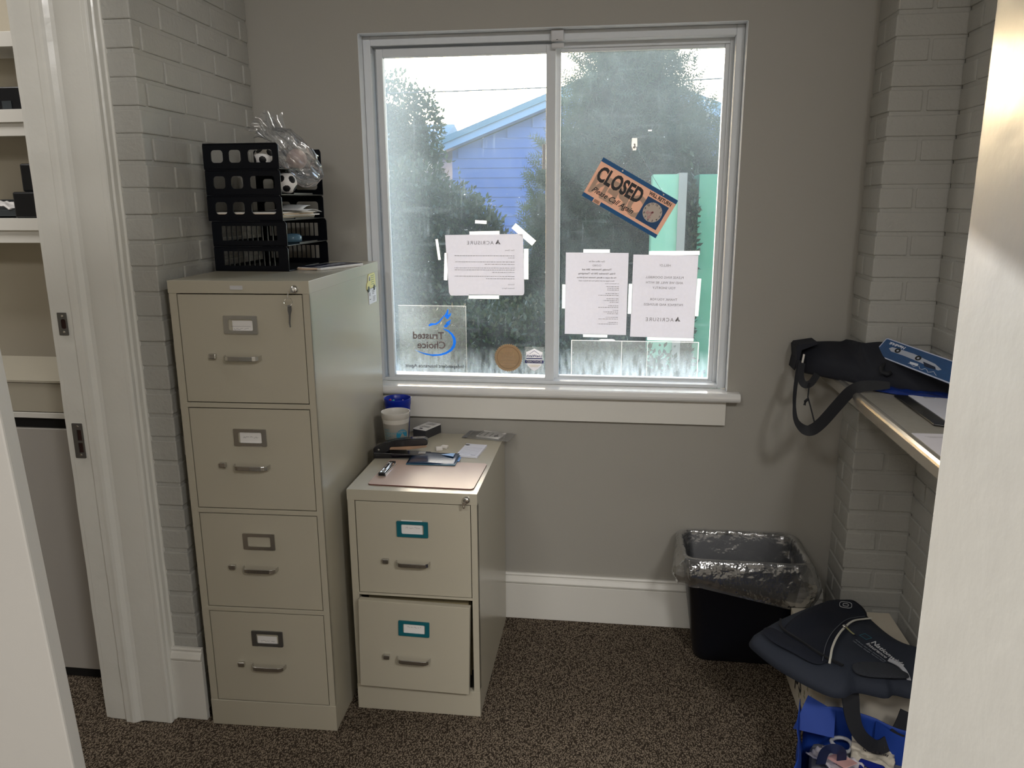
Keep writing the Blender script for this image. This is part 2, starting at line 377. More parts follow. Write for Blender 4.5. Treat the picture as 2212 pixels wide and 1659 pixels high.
def base_profile(h=0.180):
    return [(0, 0), (-0.016, 0), (-0.016, h-.042), (-0.012, h-.040), (-0.019, h-.037), (-0.021, h-.030), (-0.014, h-.016), (-0.010, h-.012), (-0.012, h-.006), (-0.009, h), (0, h)]
def trims():
    S = dict(kind='structure')
    MB().prism(base_profile(), 'x', -0.93, 1.012).build('baseboard_back', TRIMW, **S, bevel=0.001)
    o = MB().prism(base_profile(0.235), 'x', 0, 0.104).build('baseboard_left', TRIMW, **S, bevel=0.001); o.location = (-1.03, -0.702, 0)
    # thick partition that carries the doorway: its end faces the photographer
    MB().box(-1.20, -1.045, -0.735, 0.0, 0, 3.0).build('wall_partition', PAINT, **S)
    # jamb lining, stop and casing (old, many coats of paint)
    j = empty('trim_1', (0, 0, 0), kind='structure')
    def wob(me, amp=0.0011):
        for v in me.vertices:
            k = mnoise.noise(Vector((v.co.x*25, v.co.y*25, v.co.z*14)))*amp; v.co.x += k; v.co.y += mnoise.noise(Vector((v.co.x*21+9, v.co.y*21, v.co.z*11)))*amp
    def column(name, poly, z1, m=WHITE):
        """vertical moulding: poly in (x,y) lofted up in short steps so that the paint looks uneven"""
        n = len(poly); nz = 90; v = []; f = []
        for k in range(nz+1):
            for p in poly: v.append((p[0], p[1], z1*k/nz))
        for k in range(nz):
            for i in range(n):
                q = (i+1) % n; f.append((k*n+i, k*n+q, (k+1)*n+q, (k+1)*n+i))
        f.append(tuple(reversed(range(n)))); f.append(tuple(nz*n+i for i in range(n)))
        me = bpy.data.meshes.new(name); me.from_pydata(v, [], f); me.update(); wob(me)
        return new(name, me, m, j, bevel=0.0016)
    column('jamb_lining', [(-1.224, -0.70), (-1.224, -0.745), (-1.165, -0.747), (-1.165, -0.756), (-1.150, -0.757), (-1.140, -0.7595), (-1.132, -0.757), (-1.122, -0.748), (-1.113, -0.745), (-1.040, -0.745), (-1.040, -0.70)], 2.45)
    column('casing', [(-1.040, -0.746), (-1.028, -0.7465), (-1.024, -0.742), (-1.0235, -0.732), (-1.026, -0.729), (-1.020, -0.724), (-1.020, -0.708), (-1.016, -0.704), (-1.016, -0.686), (-1.045, -0.686)], 2.45)
    column('far_casing', [(-1.238, -0.70), (-1.238, -0.742), (-1.224, -0.743), (-1.224, -0.70)], 2.45)
    # strike plates let into the jamb
    def strike(z, w, h, holes, lbl):
        me = plate(rrect(w, h, 0.002), [rrect(*q) for q in holes], 0.0018, FRONT)
        o = new('strike_plate', me, STEEL, j, loc=(-1.2, -0.7475, z)); o['label'] = lbl
        mb = MB()
        for q in holes: mb.box(q[3]-q[0]/2, q[3]+q[0]/2, 0.001, 0.0022, q[4]-q[1]/2, q[4]+q[1]/2)
        mb.build('latch_hole', mat('rusty_brown_hole', (48, 24, 18), 0.9), o)
        s = MB()
        for zz in (-h/2+.009, h/2-.009): s.lathe([(0, -.0018), (.0025, -.0018), (.0035, -.0009), (.0035, 0)], 12)
        for i, v in enumerate(s.v):
            zz = -h/2+.009 if i < len(s.v)//2 else h/2-.009; s.v[i] = (v[0]+.001, v[2], v[1]+zz)
        s.build('screw', SHINY, o)
    strike(1.205, 0.027, 0.061, [(0.014, 0.026, 0.005, 0.002, 0.0)], 'upper steel strike plate with one oval latch hole')
    strike(0.879, 0.031, 0.100, [(0.013, 0.031, 0.001, 0.004, 0.016), (0.013, 0.028, 0.001, 0.004, -0.020)], 'lower steel strike plate with two latch holes')
trims()

def doors():
    # white door standing at the left edge of the view
    a = math.atan2(-.26, -.96)
    d = empty('door_1', (-0.432, -1.8, 0.02), a, kind='structure'); d.rotation_euler = Euler((0.0, 0.043, a))
    MB().box(0.0, 0.76, -0.034, 0.0, 0.0, 2.03).build('door_slab', mat('cream_door_paint', (170, 167, 161), 0.45, bump=0.1, bscale=30, var=0.02), d, bevel=0.003)
    kn = MB().lathe([(0, -.0), (.03, 0), (.03, .004), (.012, .012), (.012, .03), (.026, .04), (.028, .055), (.018, .066), (0, .068)], 24)
    kn.v = [(v[0], v[2], v[1]) for v in kn.v]
    k = kn.build('door_knob', STEEL, d, smooth=True); k.location = (0.70, 0.0, 0.95)
    # white door swung open at right, its free edge toward the window
    d2 = empty('door_2', (0.5475, -1.95, 0.015), 0, kind='structure')
    b = MB().box(0, 0.040, -0.40, 0, 0, 2.35).build('door_slab', mat('worn_white_door_paint', (180, 180, 178), 0.34, bump=0.22, bscale=26, bdist=0.004, var=0.04, vscale=8, coat=0.2), d2, bevel=0.005, seg=3)
    b.name = 'door_slab'
    st = MB()
    for (y, z, r) in ((-0.092, 0.962, .0045), (-0.091, 0.957, .0035), (-0.093, 0.951, .0022)):
        st.lathe([(0, -.0006), (r, -.0004), (r*1.02, 0.0)], 14, c=(0, 0, 0))
        for i in range(len(st.v)-42, len(st.v)):
            v = st.v[i]; st.v[i] = (v[2]-0.0001, y+v[0]*.7, z+v[1]*1.8)
    st.build('paint_chip', mat('yellowed_wood_stain', (204, 190, 140), 0.6), d2)
doors()

def added_ceiling_lights():  # unseen fixtures put in to house the added fill lamps
    for i, (x, y, sx, sy, lb) in enumerate(((1.75, -3.55, 1.2, 0.6, 'long added ceiling light panel, unseen in the room behind, at its right'), (0.2, -4.4, 0.6, 0.6, 'square added ceiling light panel, unseen, farthest behind the photographer'), (-0.75, -3.6, 0.6, 0.6, 'square added ceiling light panel, unseen, near the doorway behind'), (-2.3, -1.0, 0.6, 0.6, 'square added ceiling light panel, unseen in the far left room'))):
        r = empty('added_ceiling_light', (x, y, 3.0), label=lb, cat='ceiling light')
        MB().box(-sx/2-.03, sx/2+.03, -sy/2-.03, -sy/2, -0.085, 0).box(-sx/2-.03, sx/2+.03, sy/2, sy/2+.03, -0.085, 0).box(-sx/2-.03, -sx/2, -sy/2, sy/2, -0.085, 0).box(sx/2, sx/2+.03, -sy/2, sy/2, -0.085, 0).box(-sx/2, sx/2, -sy/2, sy/2, -.04, 0).build('light_frame', TRIMW, r)
added_ceiling_lights()

# ------------------------------------------------------------------ window
def window():
    w = empty('window_1', (0, 0, 0), kind='structure')
    def ring(name, x0, x1, z0, z1, wl, wr, wb, wt, y0, y1, m=VINYL, bev=0.002, par=w):
        return MB().box(x0, x0+wl, y0, y1, z0, z1).box(x1-wr, x1, y0, y1, z0, z1).box(x0+wl, x1-wr, y0, y1, z0, z0+wb).box(x0+wl, x1-wr, y0, y1, z1-wt, z1).build(name, m, par, bevel=bev)
    ring('window_frame', -0.588, 0.6425, 0.885, 2.048, 0.026, 0.026, 0.012, 0.030, 0.045, 0.15)
    ring('frame_stop', -0.562, 0.6165, 0.892, 2.024, 0.014, 0.012, 0.008, 0.022, 0.0875, 0.0955)
    # opening lined with painted plaster
    MB().box(-0.59, -0.588, 0.001, 0.045, 0.886, 2.05).box(0.6425, 0.6445, 0.001, 0.045, 0.886, 2.05).box(-0.59, 0.6445, 0.001, 0.045, 2.048, 2.05).build('plaster_return', VINYL, w)
    sl = empty('left_sash', (0, 0, 0), parent=w)
    ring('sash_frame', -0.548, 0.052, 0.887, 2.010, 0.022, 0.031, 0.019, 0.026, 0.056, 0.086, par=w)
    sr = ring('sash_frame', 0.030, 0.618, 0.892, 2.010, 0.036, 0.028, 0.014, 0.018, 0.096, 0.122, par=w)
    bpy.data.objects.remove(sl)
    g1 = MB().box(-0.527, 0.022, 0.072, 0.075, 0.905, 1.986); g1.build('glass_pane', glass_dirt_haze('dusty_hazy_glass_left', -0.527, 0.910, 0.010), w)
    g2 = MB().box(0.065, 0.591, 0.108, 0.111, 0.905, 1.993); g2.build('glass_pane', glass_dirt_haze('dusty_hazy_glass_right', -0.5, 0.905, 0.010), w)
    MB().box(0.010, 0.020, 0.048, 0.056, 1.62, 1.70).box(0.012, 0.018, 0.044, 0.05, 1.64, 1.67).build('sash_latch', VINYL, w, bevel=0.001)
    # sill board with a rounded nose, and the apron under it
    nose = [(0.045, 0.855), (0.045, 0.885), (-0.032, 0.885), (-0.040, 0.882), (-0.044, 0.876), (-0.045, 0.870), (-0.044, 0.863), (-0.040, 0.857), (-0.034, 0.855)]
    MB().prism(nose, 'x', -0.62, 0.684).build('window_sill', mat('glossy_sill_paint', (226, 226, 224), 0.16, bump=0.1, bscale=30, bdist=.001, coat=.5), w, bevel=0.0015)
    MB().box(-0.60, 0.641, -0.018, 0.0, 0.770, 0.855).build('window_apron', TRIMW, w, bevel=0.0015)
window()

# ------------------------------------------------------------------ filing cabinets
def scribble(w, h, n, seed, M, r=0.0004):
    rnd = random.Random(seed); mb = MB(); x = -w/2
    pts = []
    while x < w/2:
        pts.append((x, rnd.uniform(-h/2, h/2), 0)); x += w/n*rnd.uniform(.6, 1.4)
        if rnd.random() < .18 and len(pts) > 2:
            mb.tube(pts, r, 4); pts = []; x += w/n*.8
    if len(pts) > 1: mb.tube(pts, r, 4)
    mb.v = [tuple(M @ Vector(v)) for v in mb.v]
    return mb
def drawer(root, x0, x1, z0, z1, holder, card, lbl, hz, dropz=0.0, seed=1, depth=0.02, pos=(0, 0, 0), rot=(0, 0, 0), stick_out=0, hrot=0, inner=0.5, D=0.5):
    w, h = x1-x0, z1-z0; cx = (x0+x1)/2
    mb = MB().box(-w/2, w/2, 0, depth, 0, h)
    # tray behind the front
    mb.box(-w/2+.012, -w/2+.014, depth, D, .02, h-.05).box(w/2-.014, w/2-.012, depth, D, .02, h-.05).box(-w/2+.012, w/2-.012, depth, D, .018, .02)
    d = mb.build('drawer', PUTTY, root, loc=(cx+pos[0], pos[1], z0+pos[2]), rot=rot, bevel=0.0022, seg=3, label=lbl)
    # label holder
    hx, hz_ = 0.191-cx, h-0.079
    me = plate(rrect(0.092, 0.048, 0.0025), [rrect(0.066, 0.030, 0.004, 0.0005, 0.0)], 0.004, FRONT)
    o = new('label_holder', me, holder, d, loc=(hx, -0.003, hz_), rot=(0, hrot, 0), bevel=0.0012)
    if card:
        c = MB().box(-card[0]/2, card[0]/2, 0, 0.0006, -card[1]/2, card[1]/2).build('label_card', PAPER, d, loc=(hx+card[2], -0.0016, hz_+card[3]), rot=(0, hrot, 0))
        sc = scribble(0.042, 0.005, 22, seed, T(hx+.001, -0.0019, hz_+dropz) @ FRONT)
        sc.build('handwriting', INKF, d)
        if seed == 3: MB().box(-.027, .027, -.002, -.0017, -.0003, .0003).build('ruled_line', INKF, d, loc=(hx, 0, hz_-.004))
    # thumb latch and arched pull
    zc = hz - z0
    MB().box(-0.0095, 0.0095, -0.011, 0, -0.007, 0.007).box(-0.012, 0.007, -0.008, 0, -0.0055, 0.0055).build('thumb_latch', CHROME, d, loc=(0.108-cx, 0, zc), bevel=0.002)
    pts = []
    hw = 0.051
    for (px, py) in ((-hw, 0), (-hw+.001, -.008), (-hw+.004, -.016), (-hw+.010, -.0215), (-hw+.018, -.024), (0, -.0245), (hw-.018, -.024), (hw-.010, -.0215), (hw-.004, -.016), (hw-.001, -.008), (hw, 0)):
        pts.append((px, py))
    n = len(pts); v = []; f = []
    t = 0.0028
    for i, (px, py) in enumerate(pts):
        a = pts[max(i-1, 0)]; b = pts[min(i+1, n-1)]; dx, dy = b[0]-a[0], b[1]-a[1]; l = math.hypot(dx, dy); nx, ny = dy/l, -dx/l
        hh = 0.0062
        v += [(px, py, -hh), (px, py, hh), (px-nx*t, py-ny*t, hh), (px-nx*t, py-ny*t, -hh)]
    for i in range(n-1):
        for k in range(4): f.append((i*4+k, i*4+(k+1) % 4, (i+1)*4+(k+1) % 4, (i+1)*4+k))
    f += [(0, 1, 2, 3), tuple((n-1)*4+k for k in (3, 2, 1, 0))]
    m = MB(); m.v = v; m.f = f; m.mi = [0]*len(f)
    m.build('drawer_pull', CHROME, d, loc=(0.190-cx, 0, zc-.003), bevel=0.0012, smooth=False)
    return d
def lock(root, x, z, long_key):
    mb = MB().lathe([(0, -.011), (.006, -.011), (.0095, -.009), (.0108, -.003), (.0115, 0.0005)], 28)
    mb.v = [(a, c, b) for (a, b, c) in mb.v]
    lk = mb.build('cylinder_lock', SHINY, root, loc=(x, 0, z), smooth=True)
    k = MB()
    if long_key:
        k.box(-.0012, .0012, -.028, -.008, -.006, .006)
        k.tube([(-.006+.0*i, -.027, -.002-.0) if i == 0 else (-.010, -.03, -.012-.004*i) for i in range(3)], .0018, 8)
        k.tube([(-.009+.011*math.cos(a), -.028+.003*math.sin(a), -.030+.010*math.sin(a)) for a in [2*PI*i/22 for i in range(23)]], .0009, 6, cap=False)
        k2 = plate([( -.0060, -.038), (.003, -.037), (.0045, -.050), (.002, -.062), (.0012, -.083), (.003, -.094), (.0005, -.096), (-.0025, -.084), (-.003, -.064), (-.006, -.052)], (), .002, RX(PI/2) @ T(0, 0, .027))
        ko = k.build('cabinet_key', SHINY, root, loc=(x, 0, z), bevel=0)
        kk = new('spare_key', k2, STEEL, ko, loc=(-.002, 0, 0)); kk.rotation_euler = (0, .08, 0)
    else:
        k.box(-.0012, .0012, -.018, -.008, -.006, .006)
        k2 = plate([(-.0048+.0046*math.cos(2*PI*i/20), -.010+.0105*math.sin(2*PI*i/20)) for i in range(20)], [[(-.0048+.0022*math.cos(2*PI*i/12), -.013+.003*math.sin(2*PI*i/12)) for i in range(12)]], .002, RX(PI/2) @ T(0, 0, .019))
        ko = k.build('cabinet_key', SHINY, root, loc=(x, 0, z)); new('key_bow', k2, SHINY, ko)
def cabinets():
    W, H, D = 0.3802, 1.3212, 0.670
    r = empty('filing_cabinet', (-0.9006, -0.7288, 0), 0.0312, label='tall four-drawer putty steel filing cabinet against the left brick wall', cat='filing cabinet')
    def shell(H, D, band, base, divs, xl=0.021, xr=0.362):
        mb = MB().box(0, xl, 0, .022, base, H-band).box(xr, W, 0, .022, base, H-band)            # stiles
        mb.box(0, .0015, .0, D, 0, H-.002).box(W-.0015, W, .0, D, 0, H-.002).box(0, W, D-.002, D, 0, H)   # sides and back
        mb.box(-.0006, W+.0006, -.0010, D, H-band, H)                                              # top
        mb.box(-.0004, W+.0004, -.0012, .02, 0, base).box(.002, W-.002, .02, D-.002, .01, .02)      # plinth
        for (a, b) in divs: mb.box(xl-.004, xr+.002, -.0008, .03, a, b)
        return mb
    shell(H, D, 0.033, 0.0815, [(0.980, 0.993), (0.676, 0.689), (0.374, 0.387)]).build('cabinet_body', PUTTY, r, bevel=0.0012)
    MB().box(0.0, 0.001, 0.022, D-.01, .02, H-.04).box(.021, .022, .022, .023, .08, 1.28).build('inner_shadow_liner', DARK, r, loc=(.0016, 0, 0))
    zs = [(0.9955, 1.2855), (0.6915, 0.9775), (0.3895, 0.6735), (0.0840, 0.3715)]
    hz = [1.122, 0.819, 0.516, 0.208]
    spec = [((0.056, 0.028, .005, -.003), -.011, 3, 'top drawer with a written card in its chrome holder'), ((0.060, .040, .001, -.006), 0.0, 4, 'second drawer with its white card slipping out below'), (None, 0, 5, 'third drawer with an empty label holder'), ((.058, .034, -.001, -.010), -.008, 6, 'bottom drawer with its card hanging below the holder')]
    for (a, b), h, (c, dz, sd, lb) in zip(zs, hz, spec):
        drawer(r, 0.0235, 0.3600, a, b, STEEL if sd == 6 else CHROME, c, lb, h, dz, sd)
    lock(r, 0.343, 1.300, True)
    MB().box(-.017, .017, -.0012, 0, -.0052, .0052).build('maker_plate', mat('blank_silver_plate', (205, 205, 208), .5, metal=.2), r, loc=(0.187, -.0014, 1.3035), bevel=.0004)
    # two-drawer cabinet
    H2, D2 = 0.714, 0.5736
    s = empty('filing_cabinet', (-0.4922, -0.6024, 0), 0.0023, label='short two-drawer putty filing cabinet with teal label holders', cat='filing cabinet')
    shell(H2, D2, 0.033, 0.084, [(0.3835, 0.3905)], 0.021, 0.362).build('cabinet_body', PUTTY, s, bevel=0.0012)
    drawer(s, 0.0235, 0.3600, 0.3925, 0.6785, TEAL, (0.062, 0.052, -.002, .001), 'upper drawer with a teal label holder', 0.498, .004, 8, D=.5)
    drawer(s, 0.0235, 0.3560, 0.0900, 0.3740, TEAL, (0.062, 0.036, 0, -.001), 'lower drawer standing slightly open and askew', 0.198, .004, 9, pos=(-.006, -.022, 0), rot=(0, .026, 0.012), D=.48)
    lock(s, 0.3505, 0.6965, False)
    # hanging files glimpsed in the gap of the open drawer
    f = MB()
    for i in range(14): f.box(.04, .345, .03+.028*i, .031+.028*i, .10, .371-.004*(i % 3))
    f.build('hanging_file', mat('manila_file', (150, 138, 105), .8), s)
    return r, s
cabinets()

def on_cab(lx, ly, z, right=False):
    """point on the tall cabinet given in its own frame"""
    c, s = math.cos(.0312), math.sin(.0312); return (-0.9006+lx*c-ly*s, -0.7288+lx*s+ly*c, z)

def magnets():
    r = empty('car_magnet', on_cab(.3804, .575, 1.262), .0312+PI/2, label='yellow car-shaped magnet on the tall cabinet side above the white card', cat='magnet')
    # plate lies in the local XZ plane, facing local -y  (= world +x side)
    out = [(-.052, -.022), (-.048, -.004), (-.036, .002), (-.030, .022), (-.022, .026), (.040, .026), (.048, .020), (.052, -.002), (.052, -.020)]
    new('magnet_body', plate(out, (), .0016, FRONT), mat('pale_yellow_vinyl', (226, 222, 150), .5), r, loc=(0, -.0010, 0), bevel=.0003)
    new('car_window', plate([(-.030, .004), (-.025, .020), (-.008, .020), (-.008, .004)], (), .0004, FRONT), mat('white_vinyl', (232, 232, 225), .5), r, loc=(0, -.0020, 0))
    for cx in (-.032, .034):
        new('car_wheel', plate(circ(.0095, cx, -.022), (), .0016, FRONT), BLACKP, r, loc=(0, -.0018, 0))
    new('driver_figure', plate([(-.024, .004), (-.022, .014), (-.018, .018), (-.014, .014), (-.013, .004)], (), .0004, FRONT), BLACKP, r, loc=(0, -.0024, 0))
    ln = MB()
    for i in range(5): ln.box(-.004+.001*i, .036, -.0025, -.0021, .018-.007*i, .0195-.007*i)
    ln.build('printed_lines', mat('green_ink', (96, 140, 120), .7), r)
    r = empty('card_magnet', on_cab(.3804, .589, 1.214), .0312+PI/2, label='white printed card magnet below the yellow car magnet', cat='magnet')
    MB().box(-.045, .045, -.0014, 0, -.0245, .0245).build('magnet_body', mat('cool_white_card', (226, 230, 240), .5), r)
    ln = MB().box(-.036, -.031, -.0017, -.0013, .002, .014).box(-.038, -.024, -.0017, -.0013, -.010, -.008)
    for i in range(3): ln.box(-.004, .028-.006*i, -.0017, -.0013, .016-.005*i, .0175-.005*i)
    for i in range(4): ln.box(.002, .034-.003*i, -.0017, -.0013, -.004-.0045*i, -.0028-.0045*i)
    ln.build('printed_lines', INK, r)
magnets()

# ------------------------------------------------------------------ desk trays and what is in them
TX0, TX1, TY0, TY1, TZ, TH = -0.915, -0.688, -0.450, -0.125, 1.3215, 0.0722
def trays():
    m = mat('navy_black_plastic', (5, 8, 16), 0.35, spec=.25)
    names = ['with slatted sides, at the bottom of the stack', 'with slatted sides, second from the bottom', 'with windowed sides, holding paper stacks, third up', 'with windowed sides, fourth up, under the top one', 'with windowed sides, topmost of the stack']
    for i in range(5):
        slat = i < 2
        dx = (0.006 if slat else -0.004)
        r = empty('letter_tray', (TX0+dx+(.001 if i == 3 else 0), TY0+(-.004 if slat else 0), TZ+TH*i), 0.0 if slat else -.008, label='black letter tray '+names[i], cat='letter tray', group='stacked letter trays')
        w, d, h = 0.227, 0.325, TH-.0015
        MB().box(0, w, 0, d, 0, .003).box(0, .003, 0, d, .003, .012).box(w-.004, w, .09, d-.09, .003, .007).build('tray_floor', m, r, bevel=.0008)
        outer = [(0.002, 0), (w-.002, 0), (w, .004), (w, h-.006), (w-.004, h), (.004, h), (0, h-.004), (0, .004)]
        if slat:
            holes = [rrect(.0125, .042, .001, .036+.0155*k, .037) for k in range(11)]
        else:
            holes = [rrect(.036, .035, .009, .042, .036), rrect(.036, .035, .009, .096, .036), rrect(.074, .035, .009, .172, .036)]
        for y, nm in ((0.0015, 'front_side_panel'), (d-.0015, 'back_side_panel')):
            new(nm, plate(outer, holes, .003, FRONT), m, r, loc=(0, y, 0), bevel=.0007)
        for yy in (0, d): MB().tube([(.002, yy, h-.001), (w-.004, yy, h-.001)], .0022, 6).build('top_rail', m, r)
    # stacks of paper in the third tray
    z = TZ+TH*2+.0035
    for k, (x0, x1, y0, y1, c) in enumerate(((.008, .2, .012, .30, (222, 220, 216)), (.012, .21, .010, .28, (202, 190, 170)), (.006, .215, .013, .31, (228, 226, 222)), (.010, .222, .012, .24, (196, 176, 150)), (.014, .205, .015, .30, (225, 222, 215)))):
        o = MB().box(x0, x1, y0, y1, 0, .0040).build('paper_stack', mat('stacked_paper_%d' % k, c, .8), None, loc=(TX0, TY0, z+.0042*k), rot=(0, 0, 0), label='stack of %s paper %s in the third tray up' % (('white', 'tan', 'bright white', 'brown', 'cream')[k], ('lying lowest', 'second from the bottom', 'in the middle', 'second from the top', 'lying on top')[k]), cat='paper stack', group='paper in the third tray')
    # envelope pokes out at the open side, its flap lifted
    zz = z+.0215
    v = lambda u, w: ((TX0+.13+.125*u + .01*w), TY0+.10+.10*w, zz+.004+.006*math.sin(PI*w)*u + .004*u*(1-w) - .006*u*u)
    me = grid_mesh(v, 10, 8); o = new('open_envelope', me, mat('white_envelope', (226, 228, 228), .7), label='white open envelope poking out of the third tray', cat='envelope', smooth=True)
    sm = o.modifiers.new('thick', 'SOLIDIFY'); sm.thickness = .0008
    me = grid_mesh(lambda u, w: (TX0+.15+.085*u, TY0+.115+.07*w, zz+.005+.016*math.sin(PI*.5*w)*(1-.2*u)), 6, 6)
    fl = new('envelope_flap', me, MATS['white_envelope'], o, smooth=True); sm = fl.modifiers.new('thick', 'SOLIDIFY'); sm.thickness = .0006
    # small blue plastic tub in the fourth tray from the top
    mb = MB().lathe([(.010, 0), (.026, .001), (.030, .006), (.030, .019), (.022, .026), (0, .028)], 24)
    mb.build('plastic_tub', mat('blue_clear_plastic', (96, 130, 150), .12, alpha=.8), loc=(-.728, -.31, TZ+TH+.0035), label='small rounded blue plastic tub in the second tray up', cat='tub', smooth=True)
trays()

def soccer_ball(c, r, lbl, rot):
    bm = bmesh.new(); bmesh.ops.create_icosphere(bm, subdivisions=1, radius=1); iv = [v.co.normalized() for v in bm.verts][:12]; bm.free()
    bm = bmesh.new(); bmesh.ops.create_icosphere(bm, subdivisions=1, radius=1)
    ico = [v.co.copy().normalized() for v in bm.verts]; bm.free()
    # true icosahedron vertices
    ph = (1+5**.5)/2; iv = [Vector(p).normalized() for p in [(0, s, t*ph) for s in (1, -1) for t in (1, -1)]+[(s, t*ph, 0) for s in (1, -1) for t in (1, -1)]+[(s*ph, 0, t) for s in (1, -1) for t in (1, -1)]]
    bm = bmesh.new(); bmesh.ops.create_icosphere(bm, subdivisions=5, radius=r)
    for f in bm.faces:
        d = f.calc_center_median().normalized(); ds = sorted((d.angle(q) for q in iv))
        f.material_index = 1 if ds[0] < .36 else 0; f.smooth = True
    me = bpy.data.meshes.new('soccer_ball'); bm.to_mesh(me); bm.free()
    return new('soccer_ball', me, mat('white_foam_ball', (232, 230, 228), .45), None, loc=c, rot=rot, extra=(mat('black_ball_patch', (18, 18, 22), .45),), label=lbl, cat='toy ball', group='small soccer balls in the plastic bag')
def balls_and_bag():
    soccer_ball((-.757, -.398, TZ+TH*4+.0335), .0300, 'small soccer ball seen through the side window of the top tray', (.5, .3, .9))
    soccer_ball((-.708, -.372, TZ+TH*3+.0350), .0312, 'small soccer ball in the bag, hanging beside the fourth tray', (.2, 1.1, .3))
    o = soccer_ball((-.700, -.300, TZ+TH*4+.0335), .0300, 'small pinkish ball in the bag, farthest right', (1.3, .3, 1.3))
    o.data.materials.clear(); o.data.materials.append(mat('pale_pink_foam', (226, 200, 190), .5)); o.data.materials.append(mat('grey_blue_print', (120, 140, 175), .5))
    P = film('clear_crinkled_plastic', (235, 238, 245), clear=.84, gloss=.20, rough=.12, bump=.5, bscale=14, bdist=.012)
    c0, c1, c2 = Vector((-.668, -.305, 1.605)), Vector((-.735, -.345, 1.70)), Vector((-.79, -.33, 1.742))
    def fn(u, v):
        # a sagging sack: from its closed end at lower right up to an open, frilled neck at upper left
        path = [Vector((-.620, -.300, 1.592)), Vector((-.632, -.30, 1.597)), Vector((-.662, -.315, 1.612)), Vector((-.69, -.33, 1.645)), Vector((-.725, -.34, 1.688)), Vector((-.758, -.335, 1.716)), Vector((-.782, -.33, 1.734)), Vector((-.80, -.325, 1.746))]
        rad = [.003, .026, .046, .052, .040, .024, .026, .034]
        t = v*(len(path)-1); i = min(int(t), len(path)-2); k = t-i; p = path[i].lerp(path[i+1], k); rr = rad[i]*(1-k)+rad[i+1]*k
        d = (path[i+1]-path[i]).normalized(); a = d.cross(Vector((0, 1, 0))).normalized(); b = d.cross(a).normalized()
        th = 2*PI*u; w = 1+.16*math.sin(5*th+4*v)+.10*math.sin(11*th-7*v)+.10*math.sin(17*th+12*v)*v
        q = p+(a*math.cos(th)+b*math.sin(th)*.85)*rr*w
        nz = .010*(1+v*.8); return (q.x+fz(q, 28)*nz, q.y+fz(q, 28, 5)*nz, q.z+fz(q, 28, 9)*nz)
    o = new('plastic_bag', grid_mesh(fn, 90, 44, closed=True), P, label='clear crinkled plastic bag of small balls hanging off the top tray', cat='plastic bag', smooth=True)
    # loose corner of the bag by the wall
    def f2(u, v):
        q = Vector((-.775+.055*u, -.335+.012*u, 1.728+.045*v)); n = .012*math.sin(9*u+3*v)
        return (q.x, q.y+n, q.z+.006*math.sin(7*u))
    new('bag_corner', grid_mesh(f2, 12, 10), P, o, smooth=True)
balls_and_bag()

def rope_bag():
    r = empty('gift_bag', (-.606, -.315, TZ), 1.22, label='flat dark gift bag with white edge and rope handle on the tall cabinet', cat='gift bag')
    navy = mat('navy_glossy_paper', (18, 24, 52), .3)
    MB().box(-.10, .10, -.045, .045, 0, .008).build('bag_board', mat('white_board_edge', (226, 224, 220), .6), r, bevel=.002)
    MB().box(-.098, .098, -.043, .043, .008, .0092).build('bag_cover', navy, r)
    w = MB()
    for i in range(5): w.box(-.09+.036*i, -.076+.036*i, -.035+.008*i, -.015+.010*i, .0092, .0096)
    w.build('cover_pattern', mat('pale_print', (190, 192, 202), .4), r)
    pts = []
    for i in range(25):
        a = PI*i/24; pts.append((-.098-.038*math.sin(a), .030*math.cos(a), .0045+.002*math.sin(a)))
    rope = MB()
    for ph in (0, 2*PI/3, 4*PI/3):
        q = []
        for i in range(97):
            t = i/96*24; k = min(int(t), 23); p = Vector(pts[k]).lerp(Vector(pts[k+1]), t-k); an = ph+i*.55
            q.append((p.x+.0010*math.cos(an), p.y+.0014*math.cos(an), p.z+.0014*math.sin(an)))
        rope.tube(q, .0016, 6)
    rope.build('rope_handle', mat('tan_cord', (196, 172, 150), .8), r, smooth=True)
rope_bag()

